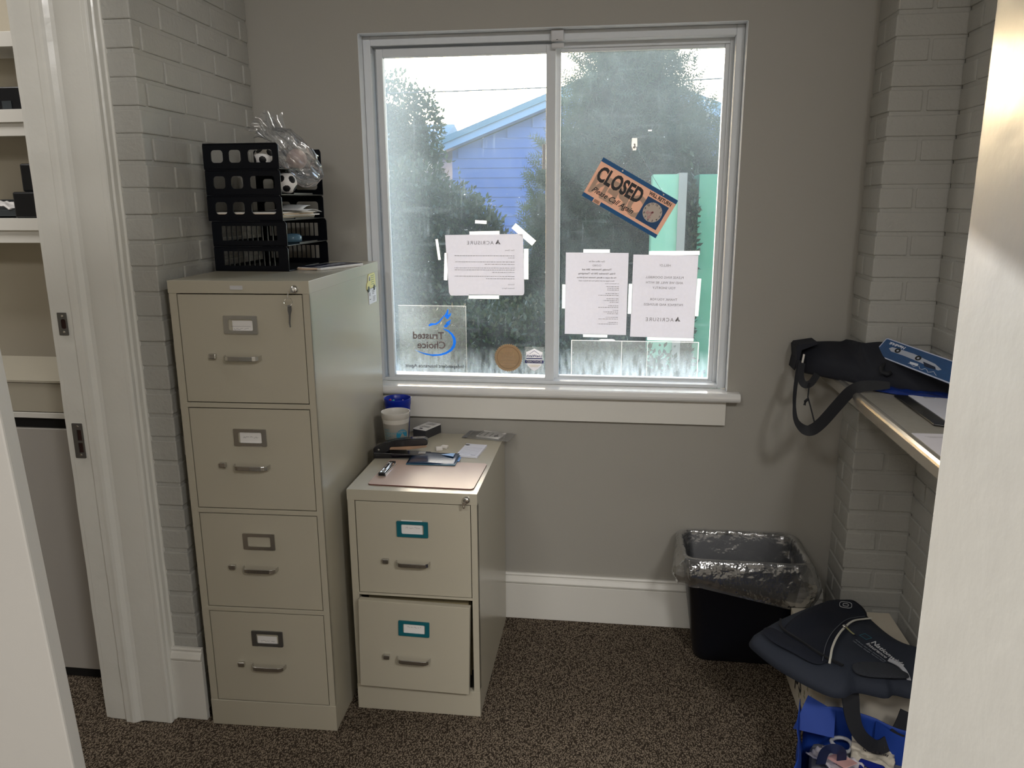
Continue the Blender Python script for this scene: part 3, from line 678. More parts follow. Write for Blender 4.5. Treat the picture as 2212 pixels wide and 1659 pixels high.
# ------------------------------------------------------------------ on the short cabinet
ZS = 0.7142
def cup(x, y, h, r1, m, lbl):
    r = empty('plastic_cup', (x, y, ZS), label=lbl, cat='cup')
    r0 = r1*.72
    prof = [(0, .002), (r0, .002), (r0, 0), (r0+.0015, 0), (r1*.955, h*.84), (r1*.985, h*.845), (r1*1.0, h-.004), (r1*1.02, h-.001), (r1*1.01, h), (r1*.985, h-.001), (r1*.965, h*.85), (r0, .006), (0, .006)]
    MB().lathe(prof, 48).build('cup_wall', m, r, smooth=True)
    return r
def short_top():
    b = cup(-.470, -.118, .150, .0455, mat('blue_cup_plastic', (8, 44, 168), .3, trans=.25), 'blue plastic cup holding pens beside the window sill')
    w = cup(-.447, -.228, .132, .0465, mat('off_white_cup_plastic', (206, 202, 194), .35, trans=.1), 'white plastic cup with a teal round emblem behind the stapler')
    # printed words and emblem, wrapped on the cup
    def wrap(me, h0, R0, R1, H, a0):
        for v in me.vertices:
            x, z = v.co.x, v.co.z; rr = R0+(R1-R0)*min(1, z/(H*.84))+.0009-v.co.y*.3; a = a0+x/rr
            v.co = Vector((rr*math.sin(a), -rr*math.cos(a), z))
    ink = mat('teal_print', (26, 128, 160), .6)
    a0 = -.35
    def words(body, size, x, z, al='LEFT', bold=0):
        me = text_mesh(body, size, T(x, 0, z) @ FRONT, align=al, bold=bold); wrap(me, 0, .0335, .0444, .132, a0); return me
    new('printed_words', join([words('COMMUNITY', .0095, -.022, .066), words('WHITE', .0080, -.022, .0765), words('SUPPORT', .0085, -.022, .056), words('YOU', .0085, -.022, .0465)]), mat('grey_teal_print', (90, 150, 165), .7), w)
    e = plate(circ(.0205, .046, .058, 36), [[(.046+.0095*math.cos(PI/2+2*PI*k/3), .056+.0095*math.sin(PI/2+2*PI*k/3)+.002) for k in range(3)]], .0003, FRONT)
    bm = bmesh.new(); bm.from_mesh(e); bmesh.ops.triangulate(bm, faces=bm.faces); bmesh.ops.subdivide_edges(bm, edges=bm.edges, cuts=2); bm.to_mesh(e); bm.free()
    wrap(e, 0, .0335, .0444, .132, a0); new('round_emblem', e, ink, w)
    # pens inside the blue cup: things of their own
    for i, (dx, dy, lx, ly, c, nm) in enumerate(((-.018, -.006, -.10, .05, (150, 30, 40), 'dark red'), (-.012, .004, -.06, .02, (40, 150, 130), 'teal green'), (.020, -.006, .08, .02, (226, 226, 228), 'white'), (.010, .012, .10, -.1, (70, 30, 32), 'brown'), (-.024, .010, -.08, -.05, (130, 140, 160), 'grey blue'))):
        L = .136 - .004*(i % 3)
        p = MB().tube([(0, 0, 0), (0, 0, .010), (0, 0, L-.03), (0, 0, L)], [.0012, .0042, .0045, .0042], 12)
        o = p.build('pen', mat('pen_%s' % nm.replace(' ', '_'), c, .3), loc=(-.470+dx*.75, -.118+dy*.8, ZS+.0075), rot=(-ly, lx, 0), label='%s pen standing in the blue cup' % nm, cat='pen', group='pens in the blue cup', smooth=True)
    # stapler
    s = empty('stapler', (-.405, -.300, ZS), .12, label='black desk stapler in front of the white cup', cat='stapler')
    gl = mat('glossy_black_enamel', (8, 9, 18), .16, coat=.4)
    MB().prism([(-.094, 0), (.088, 0), (.090, .006), (.086, .011), (.05, .013), (-.03, .017), (-.06, .020), (-.094, .020)], 'y', -.020, .020).build('stapler_base', gl, s, bevel=.002)
    MB().prism([(-.094, .010), (-.096, .030), (-.086, .040), (-.055, .052), (-.02, .060), (.03, .0645), (.070, .0655), (.079, .061), (.081, .044), (.074, .0415), (-.040, .036), (-.044, .022), (-.06, .012)], 'y', -.015, .015).build('stapler_arm', gl, s, bevel=.004, seg=3)
    MB().prism([(-.045, .026), (-.045, .037), (.072, .043), (.076, .040), (.076, .034), (.02, .026)], 'y', -.009, .009).build('staple_magazine', mat('tan_steel', (190, 160, 135), .35, metal=.7), s, bevel=.001)
    MB().box(.048, .072, -.009, .009, .011, .0145).build('crimp_plate', SHINY, s, bevel=.001)
    pv = MB().lathe([(0, -.0205), (.003, -.0205), (.0035, -.019)], 12); pv.v = [(a, c, b) for (a, b, c) in pv.v]
    pv.build('pivot_pin', SHINY, s, loc=(-.076, .0015, .030))
    # business card box with cards
    c = empty('business_card_box', (-.385, -.055, ZS), .52-PI/2+1.0, label='black box of business cards with a printed card on top', cat='card box')
    c.rotation_euler = (0, 0, 1.18)
    MB().box(-.046, .046, -.027, .027, 0, .030).build('card_box', mat('dark_grey_card', (52, 52, 56), .6), c, bevel=.0008)
    MB().box(-.0455, .0455, -.0265, .0265, .030, .0335).build('top_cards', PAPER, c)
    ln = MB().box(-.040, -.030, -.006, .006, .0335, .0338)
    for i in range(3): ln.box(-.018+.006*i, -.0165+.006*i, -.02, .020-.005*i, .0335, .0338)
    for i in range(4): ln.box(.014+.006*i, .0155+.006*i, -.018, .016-.004*i, .0335, .0338)
    ln.build('printed_lines', INK, c)
    # pieces of white eraser / staples refill
    for k, (x, y, rz, l) in enumerate(((-.305, -.222, .3, 'lower small white staple block beside the stapler'), (-.292, -.196, -.2, 'farther small white staple block beside the stapler'))):
        MB().box(-.011, .011, -.008, .008, 0, .012-.003*k).build('staple_block', mat('white_plastic', (225, 220, 215), .4), loc=(x, y, ZS), rot=(0, 0, rz), label=l, cat='staples', bevel=.002)
    # clear bag with business cards
    r = empty('card_pouch', (-.165, -.045, ZS), -.18, label='clear plastic pouch of printed cards near the back right corner', cat='plastic pouch')
    P = film('clear_pouch_plastic', (225, 225, 225), clear=.72, gloss=.14, rough=.2, bump=.6, bscale=60, bdist=.004)
    for zz, nm in ((.0012, 'pouch_back'), (.012, 'pouch_front')):
        new(nm, grid_mesh(lambda u, v: (-.085+.17*u, -.05+.10*v, (zz if zz < .01 else .002+.010*math.sin(PI*u)*math.sin(PI*v)+.0025*fz((u*3, v*3, 0), 2))), 26, 16), P, r, smooth=True)
    MB().box(-.083, -.068, -.048, .048, .0030, .0046).build('pouch_seal', mat('grey_seal_strip', (120, 120, 124), .5), r)
    MB().box(-.035, .05, -.033, .035, .0025, .0072).build('card_stack', PAPER, r, rot=(0, 0, -.1))
    ln = MB()
    for i in range(4): ln.box(-.03+.02*i, -.027+.02*i, -.025, .02-.004*i, .0073, .0076)
    ln.box(.025, .04, -.018, -.006, .0073, .0076); ln.build('printed_lines', INK, r, rot=(0, 0, -.1))
    # lined notepad
    n = empty('notepad', (-.195, -.225, ZS), -.10, label='small white lined sticky notepad behind the blue folder', cat='notepad')
    MB().box(-.036, .036, -.062, .062, 0, .007).build('pad_sheets', mat('cool_white_paper', (224, 226, 238), .7), n, bevel=.0005)
    ln = MB()
    for i in range(7): ln.box(-.028, .032, .020-.012*i, .0206-.012*i, .007, .0072)
    ln.box(.012, .028, -.055, -.052, .007, .0072).build('ruled_lines', mat('blue_grey_ink', (110, 118, 140), .7), n)
    new('printed_emblem', plate([(-.028+.008*math.cos(2*PI*k/20), .048+.006*math.sin(2*PI*k/20)) for k in range(20)], (), .0003, T(0, 0, .0072)), BLACKP, n)
    # blue vinyl folder
    f = empty('vinyl_folder', (-.298, -.335, ZS+.004), .03, label='dark blue vinyl wallet folder lying on the clipboard', cat='folder')
    vin = mat('navy_vinyl', (20, 46, 78), .22, coat=.3)
    MB().box(-.078, .078, -.050, .050, 0, .003).build('folder_back', mat('teal_blue_vinyl', (40, 92, 118), .3), f, bevel=.001)
    me = grid_mesh(lambda u, v: (-.077+.152*u, -.047+.098*v, .0035+.006*math.sin(PI*.5*v)*(.4+.6*u)+.0016*math.sin(5*u)), 20, 10)
    o = new('folder_cover', me, vin, f, smooth=True); sm = o.modifiers.new('thick', 'SOLIDIFY'); sm.thickness = .0012
    MB().prism([(.020, .028), (.050, .044), (.062, .044), (.062, .010)], 'z', .0098, .0103).build('folder_print', mat('pale_blue_print', (150, 190, 235), .4), f)
    MB().box(.070, .084, -.01, .03, .001, .0022).build('index_tab', mat('blue_tab', (70, 130, 205), .4), f)
    # clipboard
    c = empty('clipboard', (-.283, -.455, ZS), -.02, label='brown hardboard clipboard lying on the short filing cabinet', cat='clipboard')
    hb = mat('tan_hardboard', (196, 172, 158), .35, var=.05, vscale=18)
    pl = plate(rrect(.315, .226, .012, n=5), (), .0032, T(0, 0, .0016)); new('clip_board', pl, hb, c, extra=(mat('dark_board_edge', (98, 52, 44), .6),))
    for p in pl.polygons:
        if abs(p.normal.z) < .5: p.material_index = 1
    K = MB().box(-.013, .013, -.055, .055, .0035, .005).tube([(-.012, -.052, .008), (-.012, .052, .008)], .0032, 10).tube([(.010, -.052, .007), (.010, .052, .007)], .0028, 10)
    K.prism([(-.012, .006), (-.004, .013), (.006, .013), (.012, .006)], 'y', -.045, .045)
    K.build('clip', SHINY, c, loc=(-.135, .01, 0), bevel=.0008, smooth=False)
    for yy in (.048, -.058): MB().box(-.010, .010, yy, yy+.010, .006, .0145).build('clip_foot', BLACKP, c, loc=(-.135, .01, 0), bevel=.002)
    MB().tube([(.0-.004, -.04, .016), (.006, -.03, .017), (.006, .03, .019), (-.002, .038, .017)], .0018, 8).lathe([(.004, .0), (.006, .001), (.006, .003), (.003, .0035)], 18, c=(.0, .03, .0155)).build('clip_lever', SHINY, c, loc=(-.135, .01, 0))
short_top()

# ------------------------------------------------------------------ on the window
YL, YR = 0.0720, 0.1080               # inner faces of the left and right panes
def window_items():
    BP = paper_mat('backlit_paper', (230, 230, 236), .34, .06)
    def sheet(name, w, h, cx, cz, y, rot, lbl, cut=None):
        r = empty(name, (cx, y-.0010, cz), label=lbl, cat='notice'); r.rotation_euler = (0, rot, 0)
        poly = rrect(w, h) if not cut else cut
        new('paper_sheet', plate(poly, (), .0004, FRONT), BP, r)
        return r
    def wr(par, body, size, x, z, bold=0, align='CENTER', m=INKT, nm='printed_text', sx=1, space=1.0, line=1.0):
        new(nm, text_mesh(body, size, T(x, -.0006, z) @ FRONT @ MIR, bold=bold, align=align, ext=.0001, sx=sx, space=space, line=line), m, par)
    def logo(par, x, z, s):
        """triangular mark beside the firm's name, mirrored like the text"""
        p1 = plate([(-1, -.5), (0, 1.2), (.35, .6), (-.25, -.5)], (), .0002, T(x, -.0006, z) @ FRONT @ Matrix.Scale(s, 4))
        p2 = plate([(.05, -.5), (.45, .25), (.62, -.05), (1, -.5)], (), .0002, T(x, -.0006, z) @ FRONT @ Matrix.Scale(s, 4))
        p3 = plate([(-.2, -.1), (.15, .45), (.4, .05), (.1, -.1)], (), .0002, T(x, -.0006, z) @ FRONT @ Matrix.Scale(s, 4))
        new('triangle_mark', join([p1, p2, p3]), INKT, par)
    def tape(par, w, h, x, z, rot=0, bright=False):
        m = film('bright_tape', (255, 255, 255), .25, .05, .3) if bright else film('clear_tape', (240, 248, 250), .55, .10, .25)
        o = MB().box(-w/2, w/2, -.0003, .0001, -h/2, h/2).build('tape_strip', m, par, loc=(x, -.0004, z)); o.rotation_euler = (0, rot, 0)
    # letter on the left pane (landscape sheet, curled lower corners)
    c = [(-.139, .104), (-.130, -.095), (-.126, -.103), (-.122, -.1065), (.132, -.103), (.137, -.099), (.1385, -.090), (.134, .108)]
    p = sheet('posted_letter', .27, .21, -.192, 1.299, YL, .0, 'white landscape letter taped on the left pane, writing seen from behind', c)
    logo(p, .047, .078, .0095); wr(p, 'ACRISURE', .0175, -.015, .077, space=1.25)
    def greek(par, rows, x_right, size=.0044):
        """small print: short words as fine dashes"""
        rnd = random.Random(len(rows)); mb = MB()
        for (z, wdt) in rows:
            x = x_right; end = x_right-wdt
            while x > end:
                l = rnd.uniform(.4, 1.5)*size*1.4; l = min(l, x-end)
                mb.box(x-l, x, -.0007, -.0005, z-size*.25, z+size*.25); x -= l+size*.45
        mb.build('small_print', INKS, par)
    wr(p, 'Dear Clients,', .0062, .104, .052, align='LEFT'); wr(p, 'Sincerely,', .0062, .104, -.066, align='LEFT'); wr(p, 'Insurance Agency', .0062, .104, -.079, align='LEFT')
    greek(p, [(.033, .212), (.026, .022), (.012, .208), (.004, .105), (-.009, .212), (-.016, .212), (-.024, .08), (-.038, .212), (-.046, .10)], .104)
    tape(p, .105, .012, .0, .111, -.02, True); tape(p, .108, .016, -.005, -.109, 0)
    tape(p, .012, .095, -.1385, -.005, .05, True); tape(p, .016, .105, .145, .005, 0)
    # holiday closing notice
    p = sheet('posted_notice', .216, .286, .195, 1.1985, YR, .005, 'white holiday closing notice on the right pane, left of the hello notice')
    for t, z, s, b in (('Our office will be', .113, .0078, .0001), ('CLOSED', .099, .0082, .0001), ('Thursday, November 28th and', .085, .0082, .0002), ('Friday, November 29th for Thanksgiving.', .071, .0078, .0002), ('We will reopen on Monday, December 2nd @ 8:30 am', .057, .0061, .0002), ('Have a happy and safe holiday from the Acrisure team!', .046, .0056, .0001)): wr(p, t, s, 0.0, z, b)
    wr(p, 'For Payments or claims:', .0050, .078, .037, align='LEFT')
    greek(p, [(.027, .045), (.021, .042), (.015, .040), (.002, .045), (-.004, .07), (-.016, .042), (-.022, .052), (-.028, .03), (-.040, .035), (-.046, .07), (-.056, .02), (-.062, .052), (-.068, .04), (-.081, .045), (-.087, .07), (-.099, .035), (-.105, .07)], .078)
    tape(p, .091, .013, -.002, .148, 0); tape(p, .086, .012, -.0, -.147, 0); tape(p, .012, .085, -.113, -.01, 0)
    # doorbell notice
    p = sheet('posted_notice', .219, .286, .4275, 1.1915, YR, .012, 'white hello doorbell notice on the right pane, nearest the right jamb')
    for t, z in (('HELLO!', .107), ('PLEASE RING DOORBELL', .066), ('AND WE WILL BE WITH', .048), ('YOU SHORTLY', .030), ('THANK YOU FOR', -.010), ('PATIENCE AND BUSINESS', -.028)): wr(p, t, .0112, 0, z, .00005, space=1.05)
    logo(p, .052, -.080, .0098); wr(p, 'ACRISURE', .0180, -.010, -.0805, space=1.25)
    tape(p, .170, .014, .028, .150, -.02); tape(p, .160, .011, .030, -.148, 0); tape(p, .013, .13, .116, .0, .02); tape(p, .014, .105, -.114, -.01, 0)
    # loose pieces of tape left on the panes
    for i, (x, z, w, h, ro, lb) in enumerate(((-.204, 1.447, .040, .011, .05, 'short bright piece of tape above the left letter'), (-.055, 1.405, .092, .022, .70, 'slanted bright piece of tape off the left letter\'s top corner'), (-.357, 1.353, .009, .072, -.12, 'thin upright sliver of tape left of the left letter'))):
        MB().box(-w/2, w/2, -.0004, 0, -h/2, h/2).build('tape_piece', film('bright_tape', (255, 255, 255), .25, .05, .3), loc=(x, YL-.0006, z), rot=(0, ro, 0), label=lb, cat='tape')
    MB().box(-.006, .006, -.0004, 0, -.002, .002).build('tape_piece', film('bright_tape'), loc=(.362, YR-.0006, 1.742), label='tiny bright piece of tape right of the sign hook', cat='tape')
    MB().prism([(-.028, 0), (-.02, .003), (.02, .0035), (.03, 0), (.02, -.002), (-.02, -.0025)], 'y', -.0004, 0).build('tape_piece', film('bright_tape'), loc=(.236, YR-.0006, 1.036), label='thin lens-shaped tape scrap under the closing notice', cat='tape')
    # ---- clear sticker with the bird emblem
    F = film('sticker_film', (235, 245, 250), .955, .04, .15)
    def K(px, py): return (-.4775+(px-265)*.000390, 1.047-(py-1170)*.000375)      # sheet drawn in its own units
    s = empty('window_sticker', (0, YL-.0008, 0), label='clear square sticker with a blue bird emblem, low on the left pane', cat='sticker')
    MB().box(-.5085, -.2620, -.0002, 0, .914, 1.156).build('sticker_sheet', F, s)
    MB().box(-.5085, -.2620, -.0004, -.0002, 1.155, 1.1565).box(-.2632, -.2620, -.0004, -.0002, .914, 1.156).build('sheet_edge', film('white_edge', (255, 255, 255), .35, .05, .3), s)
    blue = mat('sticker_blue', (20, 175, 255), .5, trans=.4)
    def shape(pts): return plate([K(*q) for q in pts], (), .0003, FRONT)
    bird = [(468, 1062), (490, 1050), (540, 1050), (570, 1020), (610, 980), (630, 950), (650, 908), (658, 935), (655, 965), (680, 948), (668, 985), (640, 1015), (655, 1010), (636, 1035), (600, 1000), (575, 1040), (545, 1066), (510, 1070), (480, 1078)]
    bird = [(466, 1064), (488, 1048), (530, 1048), (560, 1030), (600, 985), (625, 960), (650, 908), (656, 925), (650, 968), (680, 945), (676, 968), (645, 1010), (628, 995), (618, 975), (600, 1000), (570, 1040), (540, 1062), (505, 1066), (470, 1080)]
    feathers = [[(630, 1040), (680, 1008), (668, 1035), (632, 1060)], [(615, 1060), (676, 1040), (655, 1065), (612, 1078)], [(600, 1078), (655, 1070), (628, 1088)]]
    arc_o, arc_i = [], []
    for k in range(26):
        t = k/25; a = math.radians(-62+ (165)*t)   # from upper right round to lower left
        R = 168; cx, cy = 550, 1200
        w = 30*math.sin(PI*min(1, .12+.88*t*.9))*(1-t*.75)
        arc_o.append((cx+R*math.cos(a), cy+R*math.sin(a))); arc_i.append((cx-6+(R-w)*math.cos(a), cy+(R-w*.8)*math.sin(a)))
    tail = [(326, 1310), (400, 1345), (480, 1368)]
    arc = arc_o+[(420, 1360), (328, 1308)]+[(430, 1345)]+list(reversed(arc_i))
    arc = [(602, 1096), (650, 1112), (690, 1145), (716, 1190), (720, 1230), (708, 1275), (676, 1315), (630, 1343), (570, 1362), (500, 1367), (430, 1355), (370, 1332), (326, 1308), (400, 1335), (480, 1350), (560, 1347), (620, 1326), (665, 1294), (690, 1250), (692, 1205), (676, 1160), (646, 1128), (610, 1108)]
    new('bird_emblem', join([shape(bird)]+[shape(f) for f in feathers]), blue, s); new('blue_swoosh', shape(arc), blue, s)
    grey = mat('sticker_brown_grey', (150, 140, 142), .6, trans=.3)
    kx, kz = K(460, 1170)
    new('printed_text', text_mesh('Trusted', .036, T(kx, 0, kz) @ FRONT @ MIR, bold=.0009, ext=.0001, sx=1.0), grey, s)
    kx, kz = K(488, 1262); new('printed_text', text_mesh('Choice', .036, T(kx, 0, kz) @ FRONT @ MIR, bold=.0009, ext=.0001), grey, s)
    kx, kz = K(510, 1466); new('printed_text', text_mesh('Independent Insurance Agent', .0182, T(kx, 0, kz) @ FRONT @ MIR, bold=.0002, ext=.0001), INK, s)
    # ---- gold seal
    g = empty('seal_sticker', (-.1115, YL-.0008, .9725), label='round gold seal sticker with a notched rim, bottom of the left pane', cat='sticker')
    n = 40; poly = [((.0515 if k % 2 else .0475)*math.cos(PI*k/n), (.0515 if k % 2 else .0475)*math.sin(PI*k/n)) for k in range(2*n)]
    gold = mat('seal_tan', (186, 164, 134), .5, trans=.35); tan = mat('seal_pale', (214, 190, 158), .5, trans=.4)
    new('seal_disc', plate(poly, (), .0004, FRONT), gold, g)
    new('seal_ring', plate(circ(.0405, n=40), [circ(.0392, n=40)], .0003, T(0, -.0004, 0) @ FRONT), mat('seal_dark', (112, 88, 64), .6), g)
    for t, z, sz in (('2021', .026, .013), ('best', .0075, .025), ('WINNER', -.016, .010)): new('printed_text', text_mesh(t, sz, T(0, -.0006, z) @ FRONT @ MIR, bold=.0004, ext=.0001), tan, g)
    for z in (-.0055, -.0245): MB().box(-.026, .026, -.0008, -.0005, z-.0022, z+.0022).build('printed_bar', tan, g)
    # ---- shield
    h = empty('shield_sticker', (-.0185, YL-.0008, .967), label='white and blue security shield sticker beside the gold seal', cat='sticker')
    MB().box(-.034, .034, -.0002, 0, -.049, .047).build('sticker_sheet', F, h)
    sh = [(-.029, .028), (-.022, .030), (0, .0405), (.022, .030), (.029, .028), (.029, -.004), (.024, -.022), (.012, -.034), (0, -.041), (-.012, -.034), (-.024, -.022), (-.029, -.004)]
    new('shield_shape', plate(sh, (), .0003, T(0, -.0003, 0) @ FRONT), mat('shield_white', (236, 236, 240), .5, trans=.5), h)
    navy = mat('shield_navy', (42, 48, 120), .5, trans=.2)
    new('printed_text', text_mesh('LiveWatch', .0135, T(0, -.0006, .0135) @ FRONT @ MIR, bold=.0003, ext=.0001, sx=.95), navy, h)
    MB().box(-.0285, .0285, -.0008, -.0005, .0025, .006).build('printed_bar', navy, h)
    MB().box(-.033, .033, -.0008, -.0005, -.0125, -.0015).build('banner', navy, h)
    new('printed_text', text_mesh('MONITORED', .0105, T(0, -.0010, -.007) @ FRONT @ MIR, bold=.0003, ext=.0001, sx=.92), MATS['shield_white'], h)
    MB().box(-.020, .020, -.0008, -.0005, -.0205, -.0190).box(-.015, .015, -.0008, -.0005, -.0255, -.0240).build('small_print', mat('pale_yellow_print', (220, 205, 150), .6), h)
    new('roof_mark', plate([(-.018, .021), (0, .0335), (.018, .021), (.0165, .0205), (0, .0318), (-.0165, .0205)], (), .0002, T(0, -.0006, 0) @ FRONT), navy, h)
    # ---- clear film low on the right pane
    f = empty('window_film', (.3325, YR-.0008, .972), label='clear rectangular film with worn white edges, bottom of the right pane', cat='film sheet')
    MB().box(-.2215, .2215, -.0002, 0, -.062, .062).build('film_sheet', F, f)
    w = film('white_edge'); MB().box(-.2215, .2215, -.0005, -.0002, .0605, .0625).box(-.2225, -.2200, -.0005, -.0002, -.062, .062).box(.2195, .2225, -.0005, -.0002, -.062, .062).box(-.045, -.0435, -.0005, -.0002, -.062, .062).box(.045, .0462, -.0005, -.0002, -.062, .062).build('film_edge', w, f)
    # ---- contact sensor, two pieces
    c = empty('window_sensor', (.0585, .045, 2.0305), label='white window contact sensor at the top between the two panes', cat='sensor')
    gw = mat('sensor_white', (206, 206, 208), .4)
    MB().box(-.0205, .0205, -.022, 0, -.018, .017).build('sensor_body', gw, c, bevel=.005, seg=3)
    MB().box(-.003, .003, -.0226, -.0218, -.0150, -.0135).build('sensor_slot', BLACKP, c)
    c2 = empty('sensor_magnet', (.0595, .056, 2.001), label='small white sensor magnet on the sash top below the sensor', cat='sensor')
    MB().box(-.0205, .0205, -.022, 0, -.0085, .0075).build('magnet_body', gw, c2, bevel=.004, seg=3)
window_items()

def closed_sign():
    s = empty('closed_sign', (.3015, .084, 1.5245), label='tilted peach and blue closed sign hanging on the right pane', cat='sign'); s.rotation_euler = (0, math.radians(29.6), 0)
    W, H = .2880, .1420
    peach = mat('peach_sign_card', (236, 204, 184), .42, trans=.22); blue = mat('sign_blue', (6, 104, 170), .35, trans=.15)
    MB().box(-W/2, W/2, -.0010, .0010, -H/2, H/2).build('sign_board', peach, s)
    Y = -.0014
    def bx(nm, x0, x1, z0, z1, m, y=0): return MB().box(x0, x1, Y-.0002+y, Y+.0004+y, z0, z1).build(nm, m, s)
    bx('top_band', -W/2, W/2, H/2-.014, H/2, blue); bx('bottom_band', -W/2+.068, W/2, -H/2, -H/2+.013, blue); bx('corner_band', -W/2, -W/2+.040, -H/2, -H/2+.013, blue)
    ghost = mat('show_through_grey', (224, 196, 174), .5, trans=.22)
    def tx(nm, body, size, x, z, m, bold=0, sx=1, shear=0, y=0, rot=0): new(nm, text_mesh(body, size, T(x, Y-.0004+y, z) @ RY(rot) @ FRONT, bold=bold, shear=shear, sx=sx, ext=.0001), m, s)
    # the printing on the far side shows through faintly, reversed
    new('show_through_letters', text_mesh('OPEN', .098, T(-.035, Y-.00005, -.016) @ FRONT @ MIR, bold=.004, ext=.0001, sx=.80), ghost, s)
    ink = mat('sign_black_ink', (14, 16, 28), .35)
    tx('printed_closed', 'CLOSED', .0680, -.050, .019, ink, .0026, .665)
    tx('printed_please_call_again', 'Please Call Again', .0260, -.047, -.034, ink, .0003, .88, .42)
    tx('printed_will_return', 'WILL RETURN', .0170, .090, .0465, ink, .0006, .78)
    bx('clock_panel', .050, .130, -.048, .036, mat('clock_panel_blue', (20, 84, 140), .35, trans=.15))
    cx, cz = .090, -.0035
    new('clock_face', plate(circ(.0325, cx, cz, 40), (), .0003, T(0, Y-.0004, 0) @ FRONT), mat('clock_cream', (236, 222, 210), .4, trans=.2), s)
    for h in range(1, 13):
        a = PI/2-h*PI/6; a += 0
        new('clock_numeral', text_mesh(str(h), .0092, T(cx+.0278*math.cos(a), Y-.0008, cz+.0278*math.sin(a)) @ FRONT, bold=.0002, ext=.0001), ink, s)
    hand = mat('pink_clock_hand', (214, 170, 168), .35)
    def arrow(nm, ang, L, w):
        p = [(-.004, -w*.35), (L*.55, -w*.35), (L*.55, -w), (L, 0), (L*.55, w), (L*.55, w*.35), (-.004, w*.35)]
        new(nm, plate(p, (), .0005, T(cx, Y-.0012, cz) @ RY(-ang) @ FRONT), hand, s)
    arrow('hour_hand', math.radians(210), .024, .008); arrow('minute_hand', math.radians(262), .029, .007)
    new('hand_rivet', plate(circ(.0028, cx, cz, 16), (), .0018, T(0, Y-.0014, 0) @ FRONT), mat('dark_red_rivet', (120, 40, 50), .4), s)
    for k in range(14):
        w = .0006+.0004*((k*7) % 3)
        MB().box(-W/2+.043+.0015*k, -W/2+.043+.0015*k+w*.8, Y-.0004, Y, -H/2+.002, -H/2+.012).build('barcode_bar', mat('barcode_brown', (96, 84, 74), .6), s)
    for x in (-.066, .092):
        new('eyelet', plate(circ(.0026, x, H/2-.007, 16), [circ(.0012, x, H/2-.007, 10)], .0010, T(0, Y-.0006, 0) @ FRONT), SHINY, s)
    # bead chain hanging from the hook
    c = empty('bead_chain', (.3135, .082, 1.688), label='silver bead chain holding up the closed sign', cat='chain')
    R = Matrix.Rotation(math.radians(29.6), 4, 'Y')
    bm = bmesh.new()
    ends = [Vector((.3015, .082, 1.5245)) + (R @ Vector((x, 0, H/2-.006))) for x in (-.066, .092)]
    k0 = Vector((.3135, .082, 1.690))
    for e, x0 in zip(ends, (-.005, .006)):
        a = k0+Vector((x0, 0, -.004)); L = (e-a).length; n = int(L/.0031)
        for i in range(n+1):
            p = a.lerp(e, i/n) + Vector((0, 0, -.002*math.sin(PI*i/n))) - Vector((.3135, .082, 1.688))
            bmesh.ops.create_icosphere(bm, subdivisions=1, radius=.00135, matrix=Matrix.Translation(p))
    for i in range(8):
        a = PI*i/7; bmesh.ops.create_icosphere(bm, subdivisions=1, radius=.00135, matrix=Matrix.Translation((.0055*math.cos(a), -.001, .004*math.sin(a)-.002)))
    me = bpy.data.meshes.new('chain'); bm.to_mesh(me); bm.free(); new('chain_beads', me, SHINY, c)
    # clear suction/adhesive hook
    h = empty('adhesive_hook', (.3125, YR-.0005, 1.695), label='clear plastic adhesive hook on the glass above the sign', cat='hook')
    P = film('hook_clear', (255, 255, 255), .35, .25, .1)
    MB().prism([(-.0085, .024), (.0085, .024), (.0100, .0), (.006, -.016), (-.006, -.016), (-.0100, .0)], 'y', -.0035, 0).build('hook_pad', P, h, bevel=.001)
    MB().tube([(0, -.003, .004), (0, -.010, -.004), (0, -.020, -.008), (0, -.026, -.004), (0, -.027, .004)], .0030, 10).build('hook_arm', P, h, smooth=True)
closed_sign()

